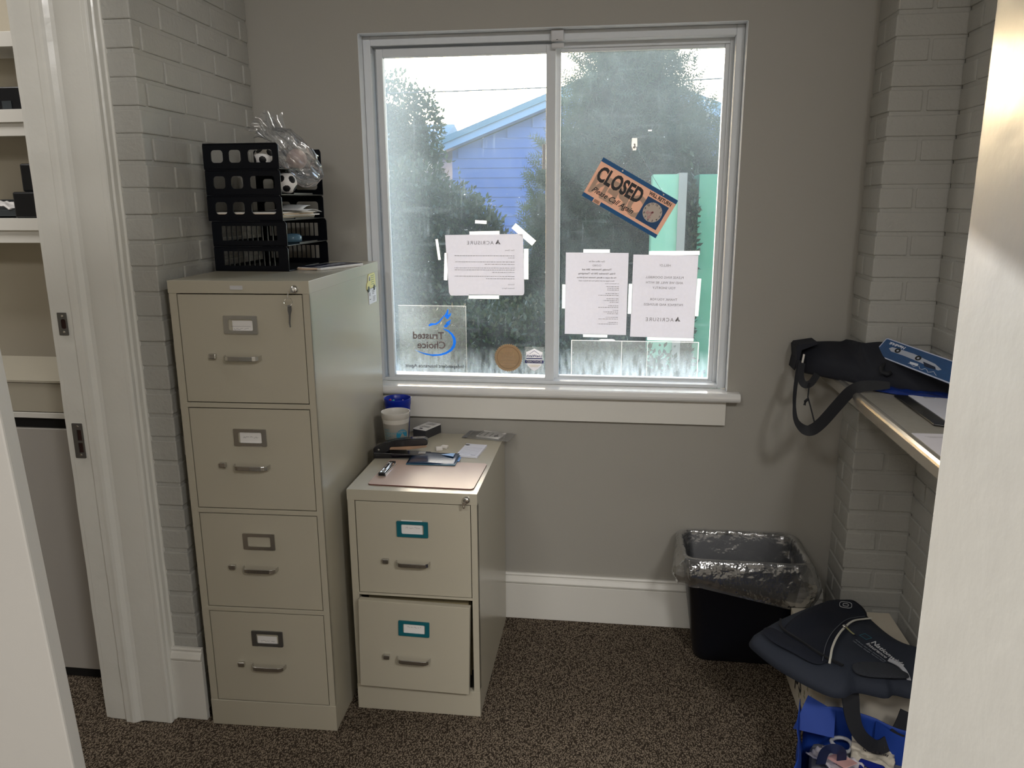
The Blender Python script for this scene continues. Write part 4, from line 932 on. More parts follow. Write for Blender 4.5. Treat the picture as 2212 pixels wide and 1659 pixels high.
# ------------------------------------------------------------------ waste basket
def trash():
    r = empty('waste_basket', (.7000, -.138, 0), label='black rectangular waste basket lined with a clear bag, by the right pier', cat='waste basket')
    def rr(w, d, rad, n=10):
        out = []
        for (sx, sy, a0) in ((1, 1, 0), (-1, 1, 90), (-1, -1, 180), (1, -1, 270)):
            for k in range(n+1):
                a = math.radians(a0+90*k/n); out.append((sx*(w/2-rad)+rad*math.cos(a), sy*(d/2-rad)+rad*math.sin(a)))
        return out
    H = .378
    lv = [(.0, .270, .150, .035), (.006, .288, .168, .045), (.03, .294, .174, .045), (H-.03, .378, .232, .042), (H-.028, .388, .240, .044), (H-.002, .392, .243, .045), (H, .388, .240, .044), (H-.004, .374, .228, .040), (.012, .284, .166, .042), (.010, .10, .05, .02)]
    v = []; f = []
    for (z, w, d, q) in lv:
        for p in rr(w, d, q): v.append((p[0], p[1], z))
    n = 44
    for i in range(len(lv)-1):
        for k in range(n): f.append((i*n+k, i*n+(k+1) % n, (i+1)*n+(k+1) % n, (i+1)*n+k))
    f.append(tuple(range(n))); f.append(tuple((len(lv)-1)*n+k for k in range(n)))
    me = bpy.data.meshes.new('basket'); me.from_pydata(v, [], f); me.update()
    new('basket_body', me, mat('black_basket_plastic', (14, 16, 24), .38, bump=.1, bscale=300, bdist=.0004), r, smooth=True)
    # liner: inside the basket, over the rim and down outside with loose folds
    P = film('clear_bin_liner', (200, 203, 208), clear=.82, gloss=.16, rough=.14, bump=.75, bscale=17, bdist=.022)
    ring = rr(1, 1, .15, 24); N = len(ring)
    def fn(u, v):
        i = int(round(u*N)) % N; a = math.atan2(ring[i][1], ring[i][0])
        lo = .078+.012*math.sin(3*a+1)+.010*math.sin(7*a)       # how far the skirt hangs
        if math.cos(a+.65) > .0: lo += .095*math.cos(a+.65)**2                # deepest at the front right corner
        fold = math.sin(9*a+.7)*.5+math.sin(23*a+2)*.3+math.sin(41*a)*.2
        if v < .45:                                     # inside
            t = v/.45; z = .08+(H+.004-.08)*t; w = .28+(.370-.28)*t; d = .160+(.224-.160)*t; k = 1-.03*(1-t)-.02*fold*(1-t)
            off = 0
        elif v < .55:
            t = (v-.45)/.10; w = .370+.042*t; d = .224+.038*t; z = H+.008*math.sin(PI*t)+.004; k = 1
        else:
            t = (v-.55)/.45; w = .412; d = .262; z = H+.003-lo*t; k = 1+(.10*math.sin(PI*min(1, t*1.1))+.035*t)*(1+.4*fold) + .02*fold*t
            if d and ring[i][1] > .2: k = min(k, 1.02)
        x, y = ring[i][0]*w*k, ring[i][1]*d*k
        q = Vector((x, y, z)); am = .009 if v > .55 else .006
        x += fz(q, 15, 3)*am*1.3+fz(q, 40, 3)*am*.3; y += fz(q, 15, 7)*am+fz(q, 40, 8)*am*.3; z += fz(q, 14, 1)*am*.6
        return (x, min(y, .128), z)
    o = new('bin_liner', grid_mesh(fn, N, 60, closed=True), P, r, smooth=True)
trash()

# ------------------------------------------------------------------ counter and what lies on it
ZC = 0.980
def counter():
    c = empty('wall_counter', (0, 0, 0), label='beige laminate wall counter with a metal-look rolled front edge', cat='counter')
    lam = mat('beige_laminate', (160, 156, 146), .25, var=.08, vscale=60, spec=.6)
    MB().box(.958, 1.206, -1.42, -.172, .945, ZC).box(.958, 1.016, -.172, -.001, .945, ZC).build('counter_top', lam, c)
    prof = [(.946, .940), (.944, .944), (.9435, .968), (.945, .974), (.950, .9792), (.957, .9802), (.960, .9802), (.960, .940)]
    MB().prism(prof, 'y', -1.42, -.001).build('front_edge', mat('brushed_edge_strip', (196, 192, 184), .22, metal=.75), c, smooth=False, bevel=.0015)
counter()
def ribbon(name, pts, wid, m, parent, nrm=(0, 1, 0), thick=.0009, **k):
    """flat strap along a path; wid is a constant or one width per point; nrm is the flat side's normal (or one per point)"""
    P = [Vector(p) for p in pts]; n = len(P); Wd = wid if isinstance(wid, (list, tuple)) else [wid]*n
    # smooth by Catmull-Rom
    Q = []; W2 = []; N2 = []; NR = nrm if isinstance(nrm[0], (tuple, list)) else [nrm]*n
    for i in range(n-1):
        p0, p1, p2, p3 = P[max(i-1, 0)], P[i], P[i+1], P[min(i+2, n-1)]
        for s in range(6):
            t = s/6; Q.append(.5*((2*p1)+(p2-p0)*t+(2*p0-5*p1+4*p2-p3)*t*t+(3*p1-p0-3*p2+p3)*t**3)); W2.append(Wd[i]*(1-t)+Wd[i+1]*t); N2.append(Vector(NR[i]).lerp(Vector(NR[i+1]), t))
    Q.append(P[-1]); W2.append(Wd[-1]); N2.append(Vector(NR[-1]))
    mb = MB()
    for i, p in enumerate(Q):
        t = (Q[min(i+1, len(Q)-1)]-Q[max(i-1, 0)]).normalized(); s = t.cross(N2[i].normalized()).normalized(); b = s.cross(t).normalized()
        for (a, c) in ((-1, -1), (1, -1), (1, 1), (-1, 1)): mb.v.append(tuple(p+s*a*W2[i]/2+b*c*thick/2))
    for i in range(len(Q)-1):
        for k_ in range(4): mb.f.append((i*4+k_, i*4+(k_+1) % 4, (i+1)*4+(k_+1) % 4, (i+1)*4+k_)); mb.mi.append(0)
    L = (len(Q)-1)*4; mb.f += [(0, 1, 2, 3), (L+3, L+2, L+1, L)]; mb.mi += [0, 0]
    k['smooth'] = True; o = mb.build(name, m, parent, **k); es = o.modifiers.new('crisp_edges', 'EDGE_SPLIT'); es.split_angle = math.radians(50); return o
def cushion(name, outline, z_fn, thick_fn, m, parent, n=26, **k):
    """soft flattened shape: 2D outline (x,y), upper surface z_fn(x,y)+thickness bulge, lower surface z_fn"""
    c = Vector((sum(p[0] for p in outline)/len(outline), sum(p[1] for p in outline)/len(outline)))
    # resample outline smoothly
    P = [Vector(p) for p in outline]; R = []
    for i in range(len(P)):
        p0, p1, p2, p3 = P[i-1], P[i], P[(i+1) % len(P)], P[(i+2) % len(P)]
        for s in range(6):
            t = s/6; R.append(.5*((2*p1)+(p2-p0)*t+(2*p0-5*p1+4*p2-p3)*t*t+(3*p1-p0-3*p2+p3)*t**3))
    N = len(R); v = []; f = []
    for side in (1, -1):
        for j in range(n+1):
            r = j/n
            for p in R:
                q = c+(p-c)*r; h = thick_fn(r, q.x, q.y)
                v.append((q.x, q.y, z_fn(q.x, q.y)+(h if side > 0 else -h*.25)))
    for s, base in ((1, 0), (-1, (n+1)*N)):
        for j in range(n):
            for i in range(N):
                a, b, c_, d = base+j*N+i, base+j*N+(i+1) % N, base+(j+1)*N+(i+1) % N, base+(j+1)*N+i
                f.append((a, d, c_, b) if s > 0 else (a, b, c_, d))
    me = bpy.data.meshes.new(name); me.from_pydata(v, [], f); me.update()
    bm = bmesh.new(); bm.from_mesh(me); bmesh.ops.remove_doubles(bm, verts=bm.verts, dist=1e-5); bmesh.ops.recalc_face_normals(bm, faces=bm.faces); bm.to_mesh(me); bm.free()
    return new(name, me, m, parent, smooth=True, **k)
def counter_things():
    blk = mat('black_nylon_cloth', (34, 36, 44), .75, bump=.25, bscale=220, bdist=.0008, spec=.3)
    b = empty('tote_bag', (1.0, -.17, ZC), label='black nylon tote bag lying on the counter with its strap hanging over', cat='bag')
    ox, oy = 1.0, -.17
    ol = [(.868, -.085), (.857, -.035), (.90, -.012), (.985, -.012), (1.004, -.18), (1.10, -.187), (1.2, -.19), (1.205, -.37), (1.12, -.385), (1.05, -.335), (.985, -.26), (.925, -.165)]
    ol = [(x-ox, y-oy) for x, y in ol]
    base = lambda x, y: .004
    def th(r, x, y):
        X, Y = x+ox, y+oy
        yn = -.085 if X < .868 else -.085-(X-.868)*1.48 if X < 1.07 else -.384; yb = -.012 if X < .99 else -.012-(X-.99)*12 if X < 1.004 else -.187
        k = max(0, min(1, (Y-yn)/(yb-yn))); e = max(0, 1-r**10)**.4
        return e*(.030+.075*k**.8+.010*fz((x, y, 0), 9, 2)+.006*math.sin(26*x-9*y)*k)
    cushion('bag_body', ol, base, th, blk, b)
    # stiff open mouth at the left, sagging beyond the counter edge
    MB().prism([(-.100, .098), (-.158, .088), (-.164, .080), (-.160, .045), (-.166, .006), (-.163, .004), (-.150, .040), (-.146, .070), (-.100, .090)], 'y', .070, .150).build('bag_mouth', blk, b, bevel=.001)
    MB().tube([(-.140, .064, .058), (-.146, .050, .035), (-.158, .020, .005), (-.166, .0, -.02)], .0032, 8).build('white_piping', mat('white_piping', (215, 212, 205), .6), b)
    dark = mat('black_webbing', (22, 24, 30), .7, bump=.3, bscale=400, bdist=.0006)
    # strap: drops from the mouth, loops under and comes back up over the counter edge
    pts = [(-.160, .035, .045), (-.180, -.03, -.03), (-.190, -.08, -.075), (-.188, -.11, -.112), (-.170, -.14, -.130), (-.150, -.15, -.128), (-.125, -.16, -.10), (-.092, -.175, -.045), (-.066, -.19, -.002), (-.040, -.20, .018), (.0, -.205, .024), (.035, -.21, .026)]
    ribbon('hanging_strap', pts, [.014, .012, .010, .016, .030, .034, .034, .034, .034, .032, .028, .018], dark, b, nrm=(.15, -1, .35), smooth=True)
    ribbon('short_loop', [(-.155, .02, .04), (-.160, .0, .0), (-.150, -.01, -.022), (-.130, -.01, -.018), (-.112, -.005, .010)], .022, dark, b, nrm=(.2, -1, .2))
    MB().tube([(-.135, -.012, -.018), (-.148, -.06, -.05), (-.146, -.10, -.075), (-.138, -.12, -.112)], .0022, 8).tube([(-.150, -.070, -.055), (-.158, -.075, -.060), (-.160, -.078, -.072)], .0045, 8).build('cord_with_toggle', dark, b)
    MB().tube([(.075, -.10, .066), (.045, -.115, .066), (.032, -.135, .060), (.030, -.150, .050), (.040, -.165, .048), (.050, -.16, .052)], .007, 10).build('folded_handle', dark, b, smooth=True)
    # blue bag underneath
    o = empty('folded_blue_bag', (1.10, -.30, ZC), label='shiny blue folded plastic bag under the black tote on the counter', cat='bag')
    ol = [(-.13, -.01), (-.10, -.045), (-.04, -.100), (.02, -.135), (.085, -.14), (.09, .0), (0, .05), (-.1, .04)]
    cushion('bag_body', ol, lambda x, y: .003, lambda r, x, y: max(0, 1-r**4)**.5*(.010+.004*fz((x, y, 0), 30, 4)), mat('royal_blue_plastic', (20, 50, 130), .22, bump=.4, bscale=60, bdist=.003), o)
    # car-print ruler tag, leaning on the bag
    t = empty('car_tag', (0, 0, 0), label='blue glossy tag with a race car picture lying on the black tote', cat='tag')
    A_, B_, C_ = Vector((1.077, -.188, 1.0975)), Vector((1.046, -.207, 1.055)), Vector((1.147, -.493, 1.036))
    ex = (C_-B_).normalized(); ey = (A_-B_); ey = (ey-ex*ey.dot(ex)).normalized(); ez = ex.cross(ey); cc = B_+ex*.165+ey*.029+ez*.016
    t.matrix_world = Matrix(((ex.x, ey.x, ez.x, cc.x), (ex.y, ey.y, ez.y, cc.y), (ex.z, ey.z, ez.z, cc.z), (0, 0, 0, 1))) @ Matrix.Diagonal((.82, .56, 1, 1))
    new('tag_plate', plate(rrect(.40, .112, .010), (), .003), mat('clear_acrylic_edge', (196, 204, 226), .12, spec=.7), t, bevel=.0006)
    new('tag_picture', plate(rrect(.388, .100, .007), (), .0008, T(0, 0, .0018)), mat('tag_blue_print', (32, 78, 130), .12, coat=.6, var=.25, vscale=25), t)
    silver = mat('tag_silver_print', (176, 184, 200), .2, coat=.6)
    new('printed_text', text_mesh('Hendrick', .022, T(-.125, .034, .0023) @ RZ(PI), bold=.0007, sx=1.0, shear=.15), mat('tag_white_print', (215, 222, 235), .3), t)
    body = [(-.15, .004), (-.14, .016), (-.10, .020), (-.03, .022), (.02, .016), (.08, .010), (.12, -.006), (.11, -.016), (.03, -.010), (-.06, -.006), (-.13, -.008)]
    new('car_picture', plate(body, (), .0005, T(0, 0, .0024)), silver, t)
    for x in (-.105, .0): new('wheel_picture', plate(circ(.0135, x, .008), [circ(.006, x, .008, 14)], .0005, T(0, 0, .0030)), BLACKP, t)
    new('windshield_picture', plate([(.03, .0), (.09, -.004), (.10, -.016), (.05, -.022)], (), .0005, T(0, 0, .0028)), mat('tag_dark_print', (26, 40, 66), .15), t)
    new('flag_picture', plate([(-.02, -.024), (.02, -.020), (.024, -.032), (-.012, -.036)], (), .0005, T(0, 0, .0028)), mat('tag_white_print'), t)
    sw = MB(); pts = [(-.02+.010*i, -.036+.007*math.sin(i*1.7), .0028) for i in range(15)]; sw.tube(pts, .0010, 6); sw.build('printed_script', MATS['tag_white_print'], t)
    # black folder with paper
    f = empty('black_folder', (1.13, -.560, ZC), label='black glossy folder lying on the counter under a white sheet', cat='folder')
    MB().prism([(-.092, .150), (-.080, .155), (.066, .155), (.066, -.150), (-.074, -.150), (-.094, -.142)], 'z', 0, .006).build('folder_cover', mat('glossy_black_vinyl', (20, 20, 22), .2, coat=.3), f, bevel=.002)
    p = MB().box(-.06, .07, -.13, .145, 0, .0012).build('printed_sheet', mat('cool_white_paper'), None, loc=(1.134, -.560, ZC+.0064), rot=(0, 0, 0), label='white printed sheet lying on the black folder', cat='paper')
    q = MB().box(-.028, .0, .115, .130, .0012, .0015).box(.004, .03, .115, .130, .0012, .0015).build('printed_block', mat('pale_grey_print', (180, 182, 190), .8), p)
    p = MB().box(0, .235, -.27, 0, 0, .0008).build('printed_form', mat('lavender_paper', (216, 214, 222), .7), None, loc=(.962, -.770, ZC), label='white printed form at the counter\'s front edge, nearest the open door', cat='paper')
    g = MB()
    for i in range(3): g.box(.02+.004*i, .10, -.026-.004*i, -.0255-.004*i, .0008, .0010)
    g.box(.05, .22, -.062, -.061, .0008, .001).box(.05, .22, -.12, -.119, .0008, .001).box(.05, .051, -.12, -.061, .0008, .001).box(.219, .22, -.12, -.061, .0008, .001)
    g.build('printed_lines', INKF, p)
counter_things()

# ------------------------------------------------------------------ shipping box, backpack, blue tote
def box_and_bags():
    b = empty('shipping_box', (.8445, -.708, 0), label='white cardboard shipping box on the floor under the counter', cat='box')
    W, D, H = .298, .435, .245; card = mat('white_corrugated_card', (200, 192, 176), .75, bump=.1, bscale=90, var=.03)
    MB().box(0, W, 0, D, 0, H-.004).build('box_body', card, b, bevel=.002)
    MB().box(0, W, 0, D*.498, H-.0035, H).build('box_flap', card, b, bevel=.001); MB().box(0, W, D*.502, D, H-.0035, H).build('box_flap', card, b, bevel=.001)
    MB().box(W*.5-.025, W*.5+.025, -.0005, D+.0005, H, H+.0004).build('packing_tape', film('clear_packing_tape', (230, 222, 205), .5, .15, .2), b)
    LEFT = RZ(-PI/2) @ FRONT        # writing on the -x face
    new('printed_logo', text_mesh('ups', .115, T(-.0006, .300, .100) @ LEFT, bold=.0006, ext=.0002, sx=.85), mat('dark_box_print'), b)
    g = MB(); rnd = random.Random(4)
    for i in range(26):
        y = .12+.15*rnd.random(); z = .03+.15*rnd.random(); g.box(-.0008, -.0002, y, y+.012*rnd.random()+.002, z, z+.003+.02*rnd.random())
    g.build('printed_pattern', mat('grey_olive_print', (150, 146, 120), .8), b)
    new('printed_text', text_mesh('S15', .022, T(.19, -.0006, .135) @ FRONT, ext=.0002), mat('dark_box_print'), b)
    # ---- backpack lying face up across the box
    nv = mat('navy_black_canvas', (27, 31, 42), .8, bump=.3, bscale=260, bdist=.0008, spec=.25); nv2 = mat('slate_navy_canvas', (46, 51, 62), .8, bump=.3, bscale=260, bdist=.0008, spec=.25)
    zt = .252
    p = empty('backpack', (.86, -.66, zt), label='navy drawstring backpack lying across the white shipping box', cat='backpack')
    ox, oy = .86, -.66
    z = lambda x, y: .085+.10*x - .02*(y)+ (-.05 if x < -.15 else 0)*0
    z = lambda x, y: .062+.03*x
    out = [(.900, -.392), (.925, -.440), (.955, -.402), (.990, -.408), (1.015, -.475), (1.045, -.575), (1.085, -.640), (1.160, -.70), (1.165, -.80), (1.03, -.835), (.975, -.822), (.947, -.838), (.886, -.820), (.844, -.845), (.800, -.832), (.718, -.745), (.668, -.660), (.655, -.615), (.682, -.572), (.777, -.480)]
    out = [(x-ox, y-oy) for x, y in out]
    def th(r, x, y): return max(0, 1-r**6)**.55*(.042+.010*fz((x, y, 0), 10, 6)+.016*math.exp(-((x-.03)**2+(y+.02)**2)/.02))
    cushion('main_compartment', out, z, th, nv2, p, n=30)
    sur = lambda x, y: z(x, y)+.042+.010*fz((x, y, 0), 10, 6)+.016*math.exp(-((x-.03)**2+(y+.02)**2)/.02)
    def patch(name, pts, m, lift=.003, n=16):
        P = [(q[0]-ox, q[1]-oy) for q in pts]; c = (sum(q[0] for q in P)/len(P), sum(q[1] for q in P)/len(P))
        R = []
        V = [Vector(q) for q in P]
        for i in range(len(V)):
            p0, p1, p2, p3 = V[i-1], V[i], V[(i+1) % len(V)], V[(i+2) % len(V)]
            for s in range(5):
                t = s/5; R.append(.5*((2*p1)+(p2-p0)*t+(2*p0-5*p1+4*p2-p3)*t*t+(3*p1-p0-3*p2+p3)*t**3))
        v = []; f = []; N = len(R)
        for j in range(n+1):
            for q in R:
                r = j/n; x, y = c[0]+(q.x-c[0])*r, c[1]+(q.y-c[1])*r; v.append((x, y, sur(x, y)+lift*(1-r**8)))
        for j in range(n):
            for i in range(N): f.append((j*N+i, (j+1)*N+i, (j+1)*N+(i+1) % N, j*N+(i+1) % N))
        me = bpy.data.meshes.new(name); me.from_pydata(v, [], f); me.update(); bm = bmesh.new(); bm.from_mesh(me); bmesh.ops.remove_doubles(bm, verts=bm.verts, dist=1e-5); bmesh.ops.recalc_face_normals(bm, faces=bm.faces); bm.to_mesh(me); bm.free()
        o = new(name, me, m, p, smooth=True); sm = o.modifiers.new('thick', 'SOLIDIFY'); sm.thickness = .0016; return o
    patch('upper_panel', [(.900, -.435), (.955, -.425), (.985, -.440), (.996, -.510), (.935, -.575), (.885, -.640), (.852, -.700), (.828, -.765), (.790, -.740), (.760, -.680), (.745, -.610), (.80, -.53)], nv, .004)
    patch('side_panel', [(.715, -.595), (.745, -.63), (.775, -.70), (.82, -.76), (.79, -.77), (.73, -.715), (.692, -.655), (.692, -.61)], nv, .003)
    zp = [(.824, -.782), (.832, -.760), (.848, -.715), (.872, -.668), (.905, -.615), (.940, -.572), (.975, -.545), (1.000, -.535)]
    zz = [(x-ox, y-oy, sur(x-ox, y-oy)+.0075) for x, y in zp]
    ribbon('white_zipper', zz, .0055, mat('white_zipper_tape', (208, 206, 196), .6), p, nrm=(0, 0, 1), thick=.002)
    zz2 = [(x-ox-.014, y-oy+.012, sur(x-ox-.014, y-oy+.012)+.0066) for x, y in zp]
    ribbon('seam_line', zz2, .0015, mat('grey_seam', (92, 96, 104), .7), p, nrm=(0, 0, 1), thick=.001)
    zx, zy = .903-ox, -.620-oy; zs = sur(zx, zy)+.012
    MB().lathe([(0, 0), (.006, 0), (.006, .004), (0, .006)], 14, c=(zx, zy, zs)).build('zipper_slider', CHROME, p, smooth=True)
    ribbon('zipper_pull', [(zx+.002, zy-.004, zs+.002), (zx+.010, zy-.022, zs-.001), (zx+.016, zy-.034, zs-.002)], .005, mat('olive_pull', (150, 148, 110), .6), p, nrm=(0, 0, 1))
    # rounded-square badge
    bx, by = .948-ox, -.468-oy
    for s, nm in ((.017, 'badge_outline'), (.008, 'badge_core')):
        me = plate(rrect(s*2, s*1.8, s*.6), [rrect(s*2-.003, s*1.8-.003, s*.55)], .0012, T(bx, by, sur(bx, by)+.010) @ RY(-.1) @ RX(.10) @ RZ(-.3)); new(nm, me, mat('pale_grey_stitch', (170, 172, 176), .7), p)
    # writing on the front pocket, running toward the lower right
    def tx(body, size, x, y, m, ang, bold=0, sx=1):
        X, Y = x-ox, y-oy; me = text_mesh(body, size, None, bold=bold, ext=.0002, sx=sx, align='LEFT'); me.transform(T(X, Y, 0) @ RZ(ang))
        bm = bmesh.new(); bm.from_mesh(me); bmesh.ops.triangulate(bm, faces=bm.faces); bm.to_mesh(me); bm.free()
        for v in me.vertices: v.co.z = sur(v.co.x, v.co.y)+.0052+v.co.z
        new('printed_text', me, m, p)
    wh = mat('white_fabric_print', (206, 208, 212), .7); tl = mat('teal_fabric_print', (40, 110, 128), .7)
    ang = math.atan2(-.100, .056)
    tx('Nationwide', .0235, .9600, -.6750, wh, ang, .0003, .92); tx('Insurance', .0180, .9440, -.6830, wh, ang, .0001, .95)
    tx('Anderson Risk Sales Kickoff Meeting', .0072, .918, -.672, mat('grey_fabric_print', (120, 126, 138), .7), ang, 0, .95); tx('Lake Lanier, Georgia  February 2017', .0072, .910, -.679, MATS['grey_fabric_print'], ang, 0, .95)
    me = plate(rrect(.024, .021), [rrect(.0220, .0190)], .0006, T(.948-ox, -.655-oy, sur(.948-ox, -.655-oy)+.0062) @ RZ(ang)); new('printed_frame', me, tl, p)
    # mesh side pocket with grey trim and the shoulder strap falling into the tote
    ribbon('grey_trim', [(x-ox, y-oy, zz_) for x, y, zz_ in ((.975, -.755, .122), (.998, -.775, .118), (1.008, -.800, .105), (1.010, -.825, .082))], .010, mat('silver_trim', (168, 170, 176), .5), p, nrm=(0, -.4, 1), thick=.003)
    patch('mesh_pocket', [(.885, -.775), (.94, -.765), (1.0, -.765), (1.005, -.815), (.95, -.825), (.885, -.812)], mat('charcoal_mesh', (44, 48, 56), .8, bump=1, bscale=500, bdist=.003, var=.5, vscale=420), .004)
    ribbon('shoulder_strap', [(x-ox, y-oy, q-zt) for x, y, q in ((.872, -.79, .315), (.878, -.80, .285), (.882, -.81, .250), (.892, -.82, .215), (.915, -.825, .185), (.955, -.82, .165), (1.0, -.80, .195), (1.025, -.78, .245))], [.046, .044, .040, .036, .034, .034, .034, .034], mat('black_webbing'), p, nrm=(.1, -1, .5), thick=.003)
    ribbon('draw_cord', [(x-ox, y-oy, sur(x-ox, y-oy)+.006) for x, y in ((.748, -.560), (.742, -.605), (.775, -.680), (.815, -.745), (.855, -.790))], .006, mat('black_webbing'), p, nrm=(0, 0, 1), thick=.005)
    # ---- blue tote standing open in front of the box
    t = empty('shopping_bag', (.790, -.728, 0), -.257, label='royal blue fabric shopping bag standing open in front of the box', cat='shopping bag')
    bl = mat('royal_blue_fabric', (24, 66, 160), .65, bump=.2, bscale=300, bdist=.0006, trans=.10)
    tx0, tx1, ty0, ty1 = 0.0, .36, -.43, 0.0
    def side(name, A, B, h0, h1, lean, seed, hfn=None):
        A, B = Vector(A), Vector(B); d = (B-A); nrm = Vector((d.y, -d.x, 0)).normalized()
        def fn(u, v):
            top = h0*(1-u)+h1*u+(hfn(u) if hfn else 0); q = A+d*u; b_ = nrm*(lean*v*math.sin(PI*(.1+.8*u))+.010*fz((u*4, v*3, 0), 1.4, seed)+.006*math.sin(9*u+seed)*v)
            return (q.x+b_.x, q.y+b_.y, top*v)
        o = new(name, grid_mesh(fn, 22, 16), bl, t, smooth=True); sm = o.modifiers.new('thick', 'SOLIDIFY'); sm.thickness = .0016; return o
    side('left_panel', (tx0, ty1, 0), (tx0, ty0, 0), .222, .215, .014, 1, lambda u: -.022*math.sin(PI*min(1, u*1.6))**2)
    side('back_panel', (tx1, ty1, 0), (tx0, ty1, 0), .205, .212, -.010, 2, lambda u: .008*math.sin(PI*u)-.010*math.sin(2*PI*u))
    side('right_panel', (tx1, ty0, 0), (tx1, ty1, 0), .21, .205, .010, 3)
    side('near_panel', (tx0, ty0, 0), (tx1, ty0, 0), .215, .21, .012, 4)
    MB().box(tx0, tx1, ty0, ty1, 0, .002).build('bag_bottom', bl, t)
    new('folded_corner', grid_mesh(lambda u, v: (tx0+.004+.070*u-.03*v*(1-u), ty1-.006-.05*v, .212+.030*(1-u)*(1-v)-.045*v), 10, 10), bl, t, smooth=True)
    new('inner_fold', grid_mesh(lambda u, v: (.17+.12*u, ty1-.012-.03*math.sin(PI*u)-.02*(1-v), .06+.155*v-.02*u), 12, 10), bl, t, smooth=True)
    ribbon('bag_handle', [(.045, -.155, .155), (.050, -.165, .195), (.062, -.170, .214), (.080, -.165, .214), (.090, -.150, .195), (.092, -.135, .155)], .024, mat('dark_blue_webbing', (22, 34, 74), .7), t, nrm=(.4, -1, .2), thick=.002)
    # papers and packets inside: each its own thing
    def crumple(name, cx, cy, cz, w, d, m, lbl, rz=0, tilt=0, seed=1, cat='packet', amp=.012):
        o = new(name, grid_mesh(lambda u, v: (w*(u-.5), d*(v-.5), amp*1.6*fz((u*3, v*3, seed), 1.3, seed)+amp*.8*fz((u*9, v*9, seed), 1.5, seed)), 24, 20), m, None, loc=(cx, cy, cz), rot=(tilt, .0, rz), label=lbl, cat=cat, smooth=True)
        sm = o.modifiers.new('thick', 'SOLIDIFY'); sm.thickness = .004; return o
    gl = mat('glossy_white_print', (206, 200, 206), .22, var=.12, vscale=9)
    o = crumple('plastic_packet', .848, -.885, .158, .075, .17, gl, 'glossy white and pink packet sliding out of the blue bag', .55, -.20, 2, amp=.009)
    MB().box(-.025, .018, -.03, .03, .009, .0105).build('pink_print', mat('pale_pink_print', (224, 176, 170), .3), o)
    new('printed_text', text_mesh('4', .03, T(.015, -.06, .012), ext=.0003), INK, o)
    o = crumple('first_aid_packet', .938, -.822, .150, .10, .07, mat('cream_packet', (196, 188, 172), .5), 'cream crumpled packet with dark lettering inside the blue bag', -.30, .35, 5, amp=.008)
    new('printed_text', text_mesh('FIRST', .024, T(.004, .016, .012), bold=.0006, ext=.0003), mat('dark_box_print'), o); new('printed_text', text_mesh('Quick & Easy', .011, T(.006, -.006, .012), bold=.0002, ext=.0003), mat('dark_box_print'), o)
    MB().box(-.03, .03, -.022, .022, -.010, .010).build('folded_pouch', mat('deep_blue_pouch', (26, 40, 130), .4), loc=(.915, -.890, .148), rot=(.2, .1, -.3), label='small dark blue pouch between the packets in the blue bag', cat='pouch', bevel=.006)
    mb = MB().tube([(.026*math.cos(2*PI*i/28), .018*math.sin(2*PI*i/28), .004*math.sin(4*PI*i/28)) for i in range(29)], .005, 8)
    mb.build('plastic_ring', mat('grey_white_plastic', (170, 172, 178), .4), loc=(.868, -.800, .150), rot=(.4, .2, 0), label='pale plastic ring between the packets in the blue bag', cat='ring', smooth=True)
    MB().box(-.16, .16, -.19, .19, 0, .125).build('paper_pile', mat('grey_filling_paper', (110, 112, 120), .8, bump=.6, bscale=30), loc=(.909, -.982, .003), rot=(0, 0, -.257), label='pile of grey papers filling the bottom of the blue bag', cat='paper pile', bevel=.02)
box_and_bags()

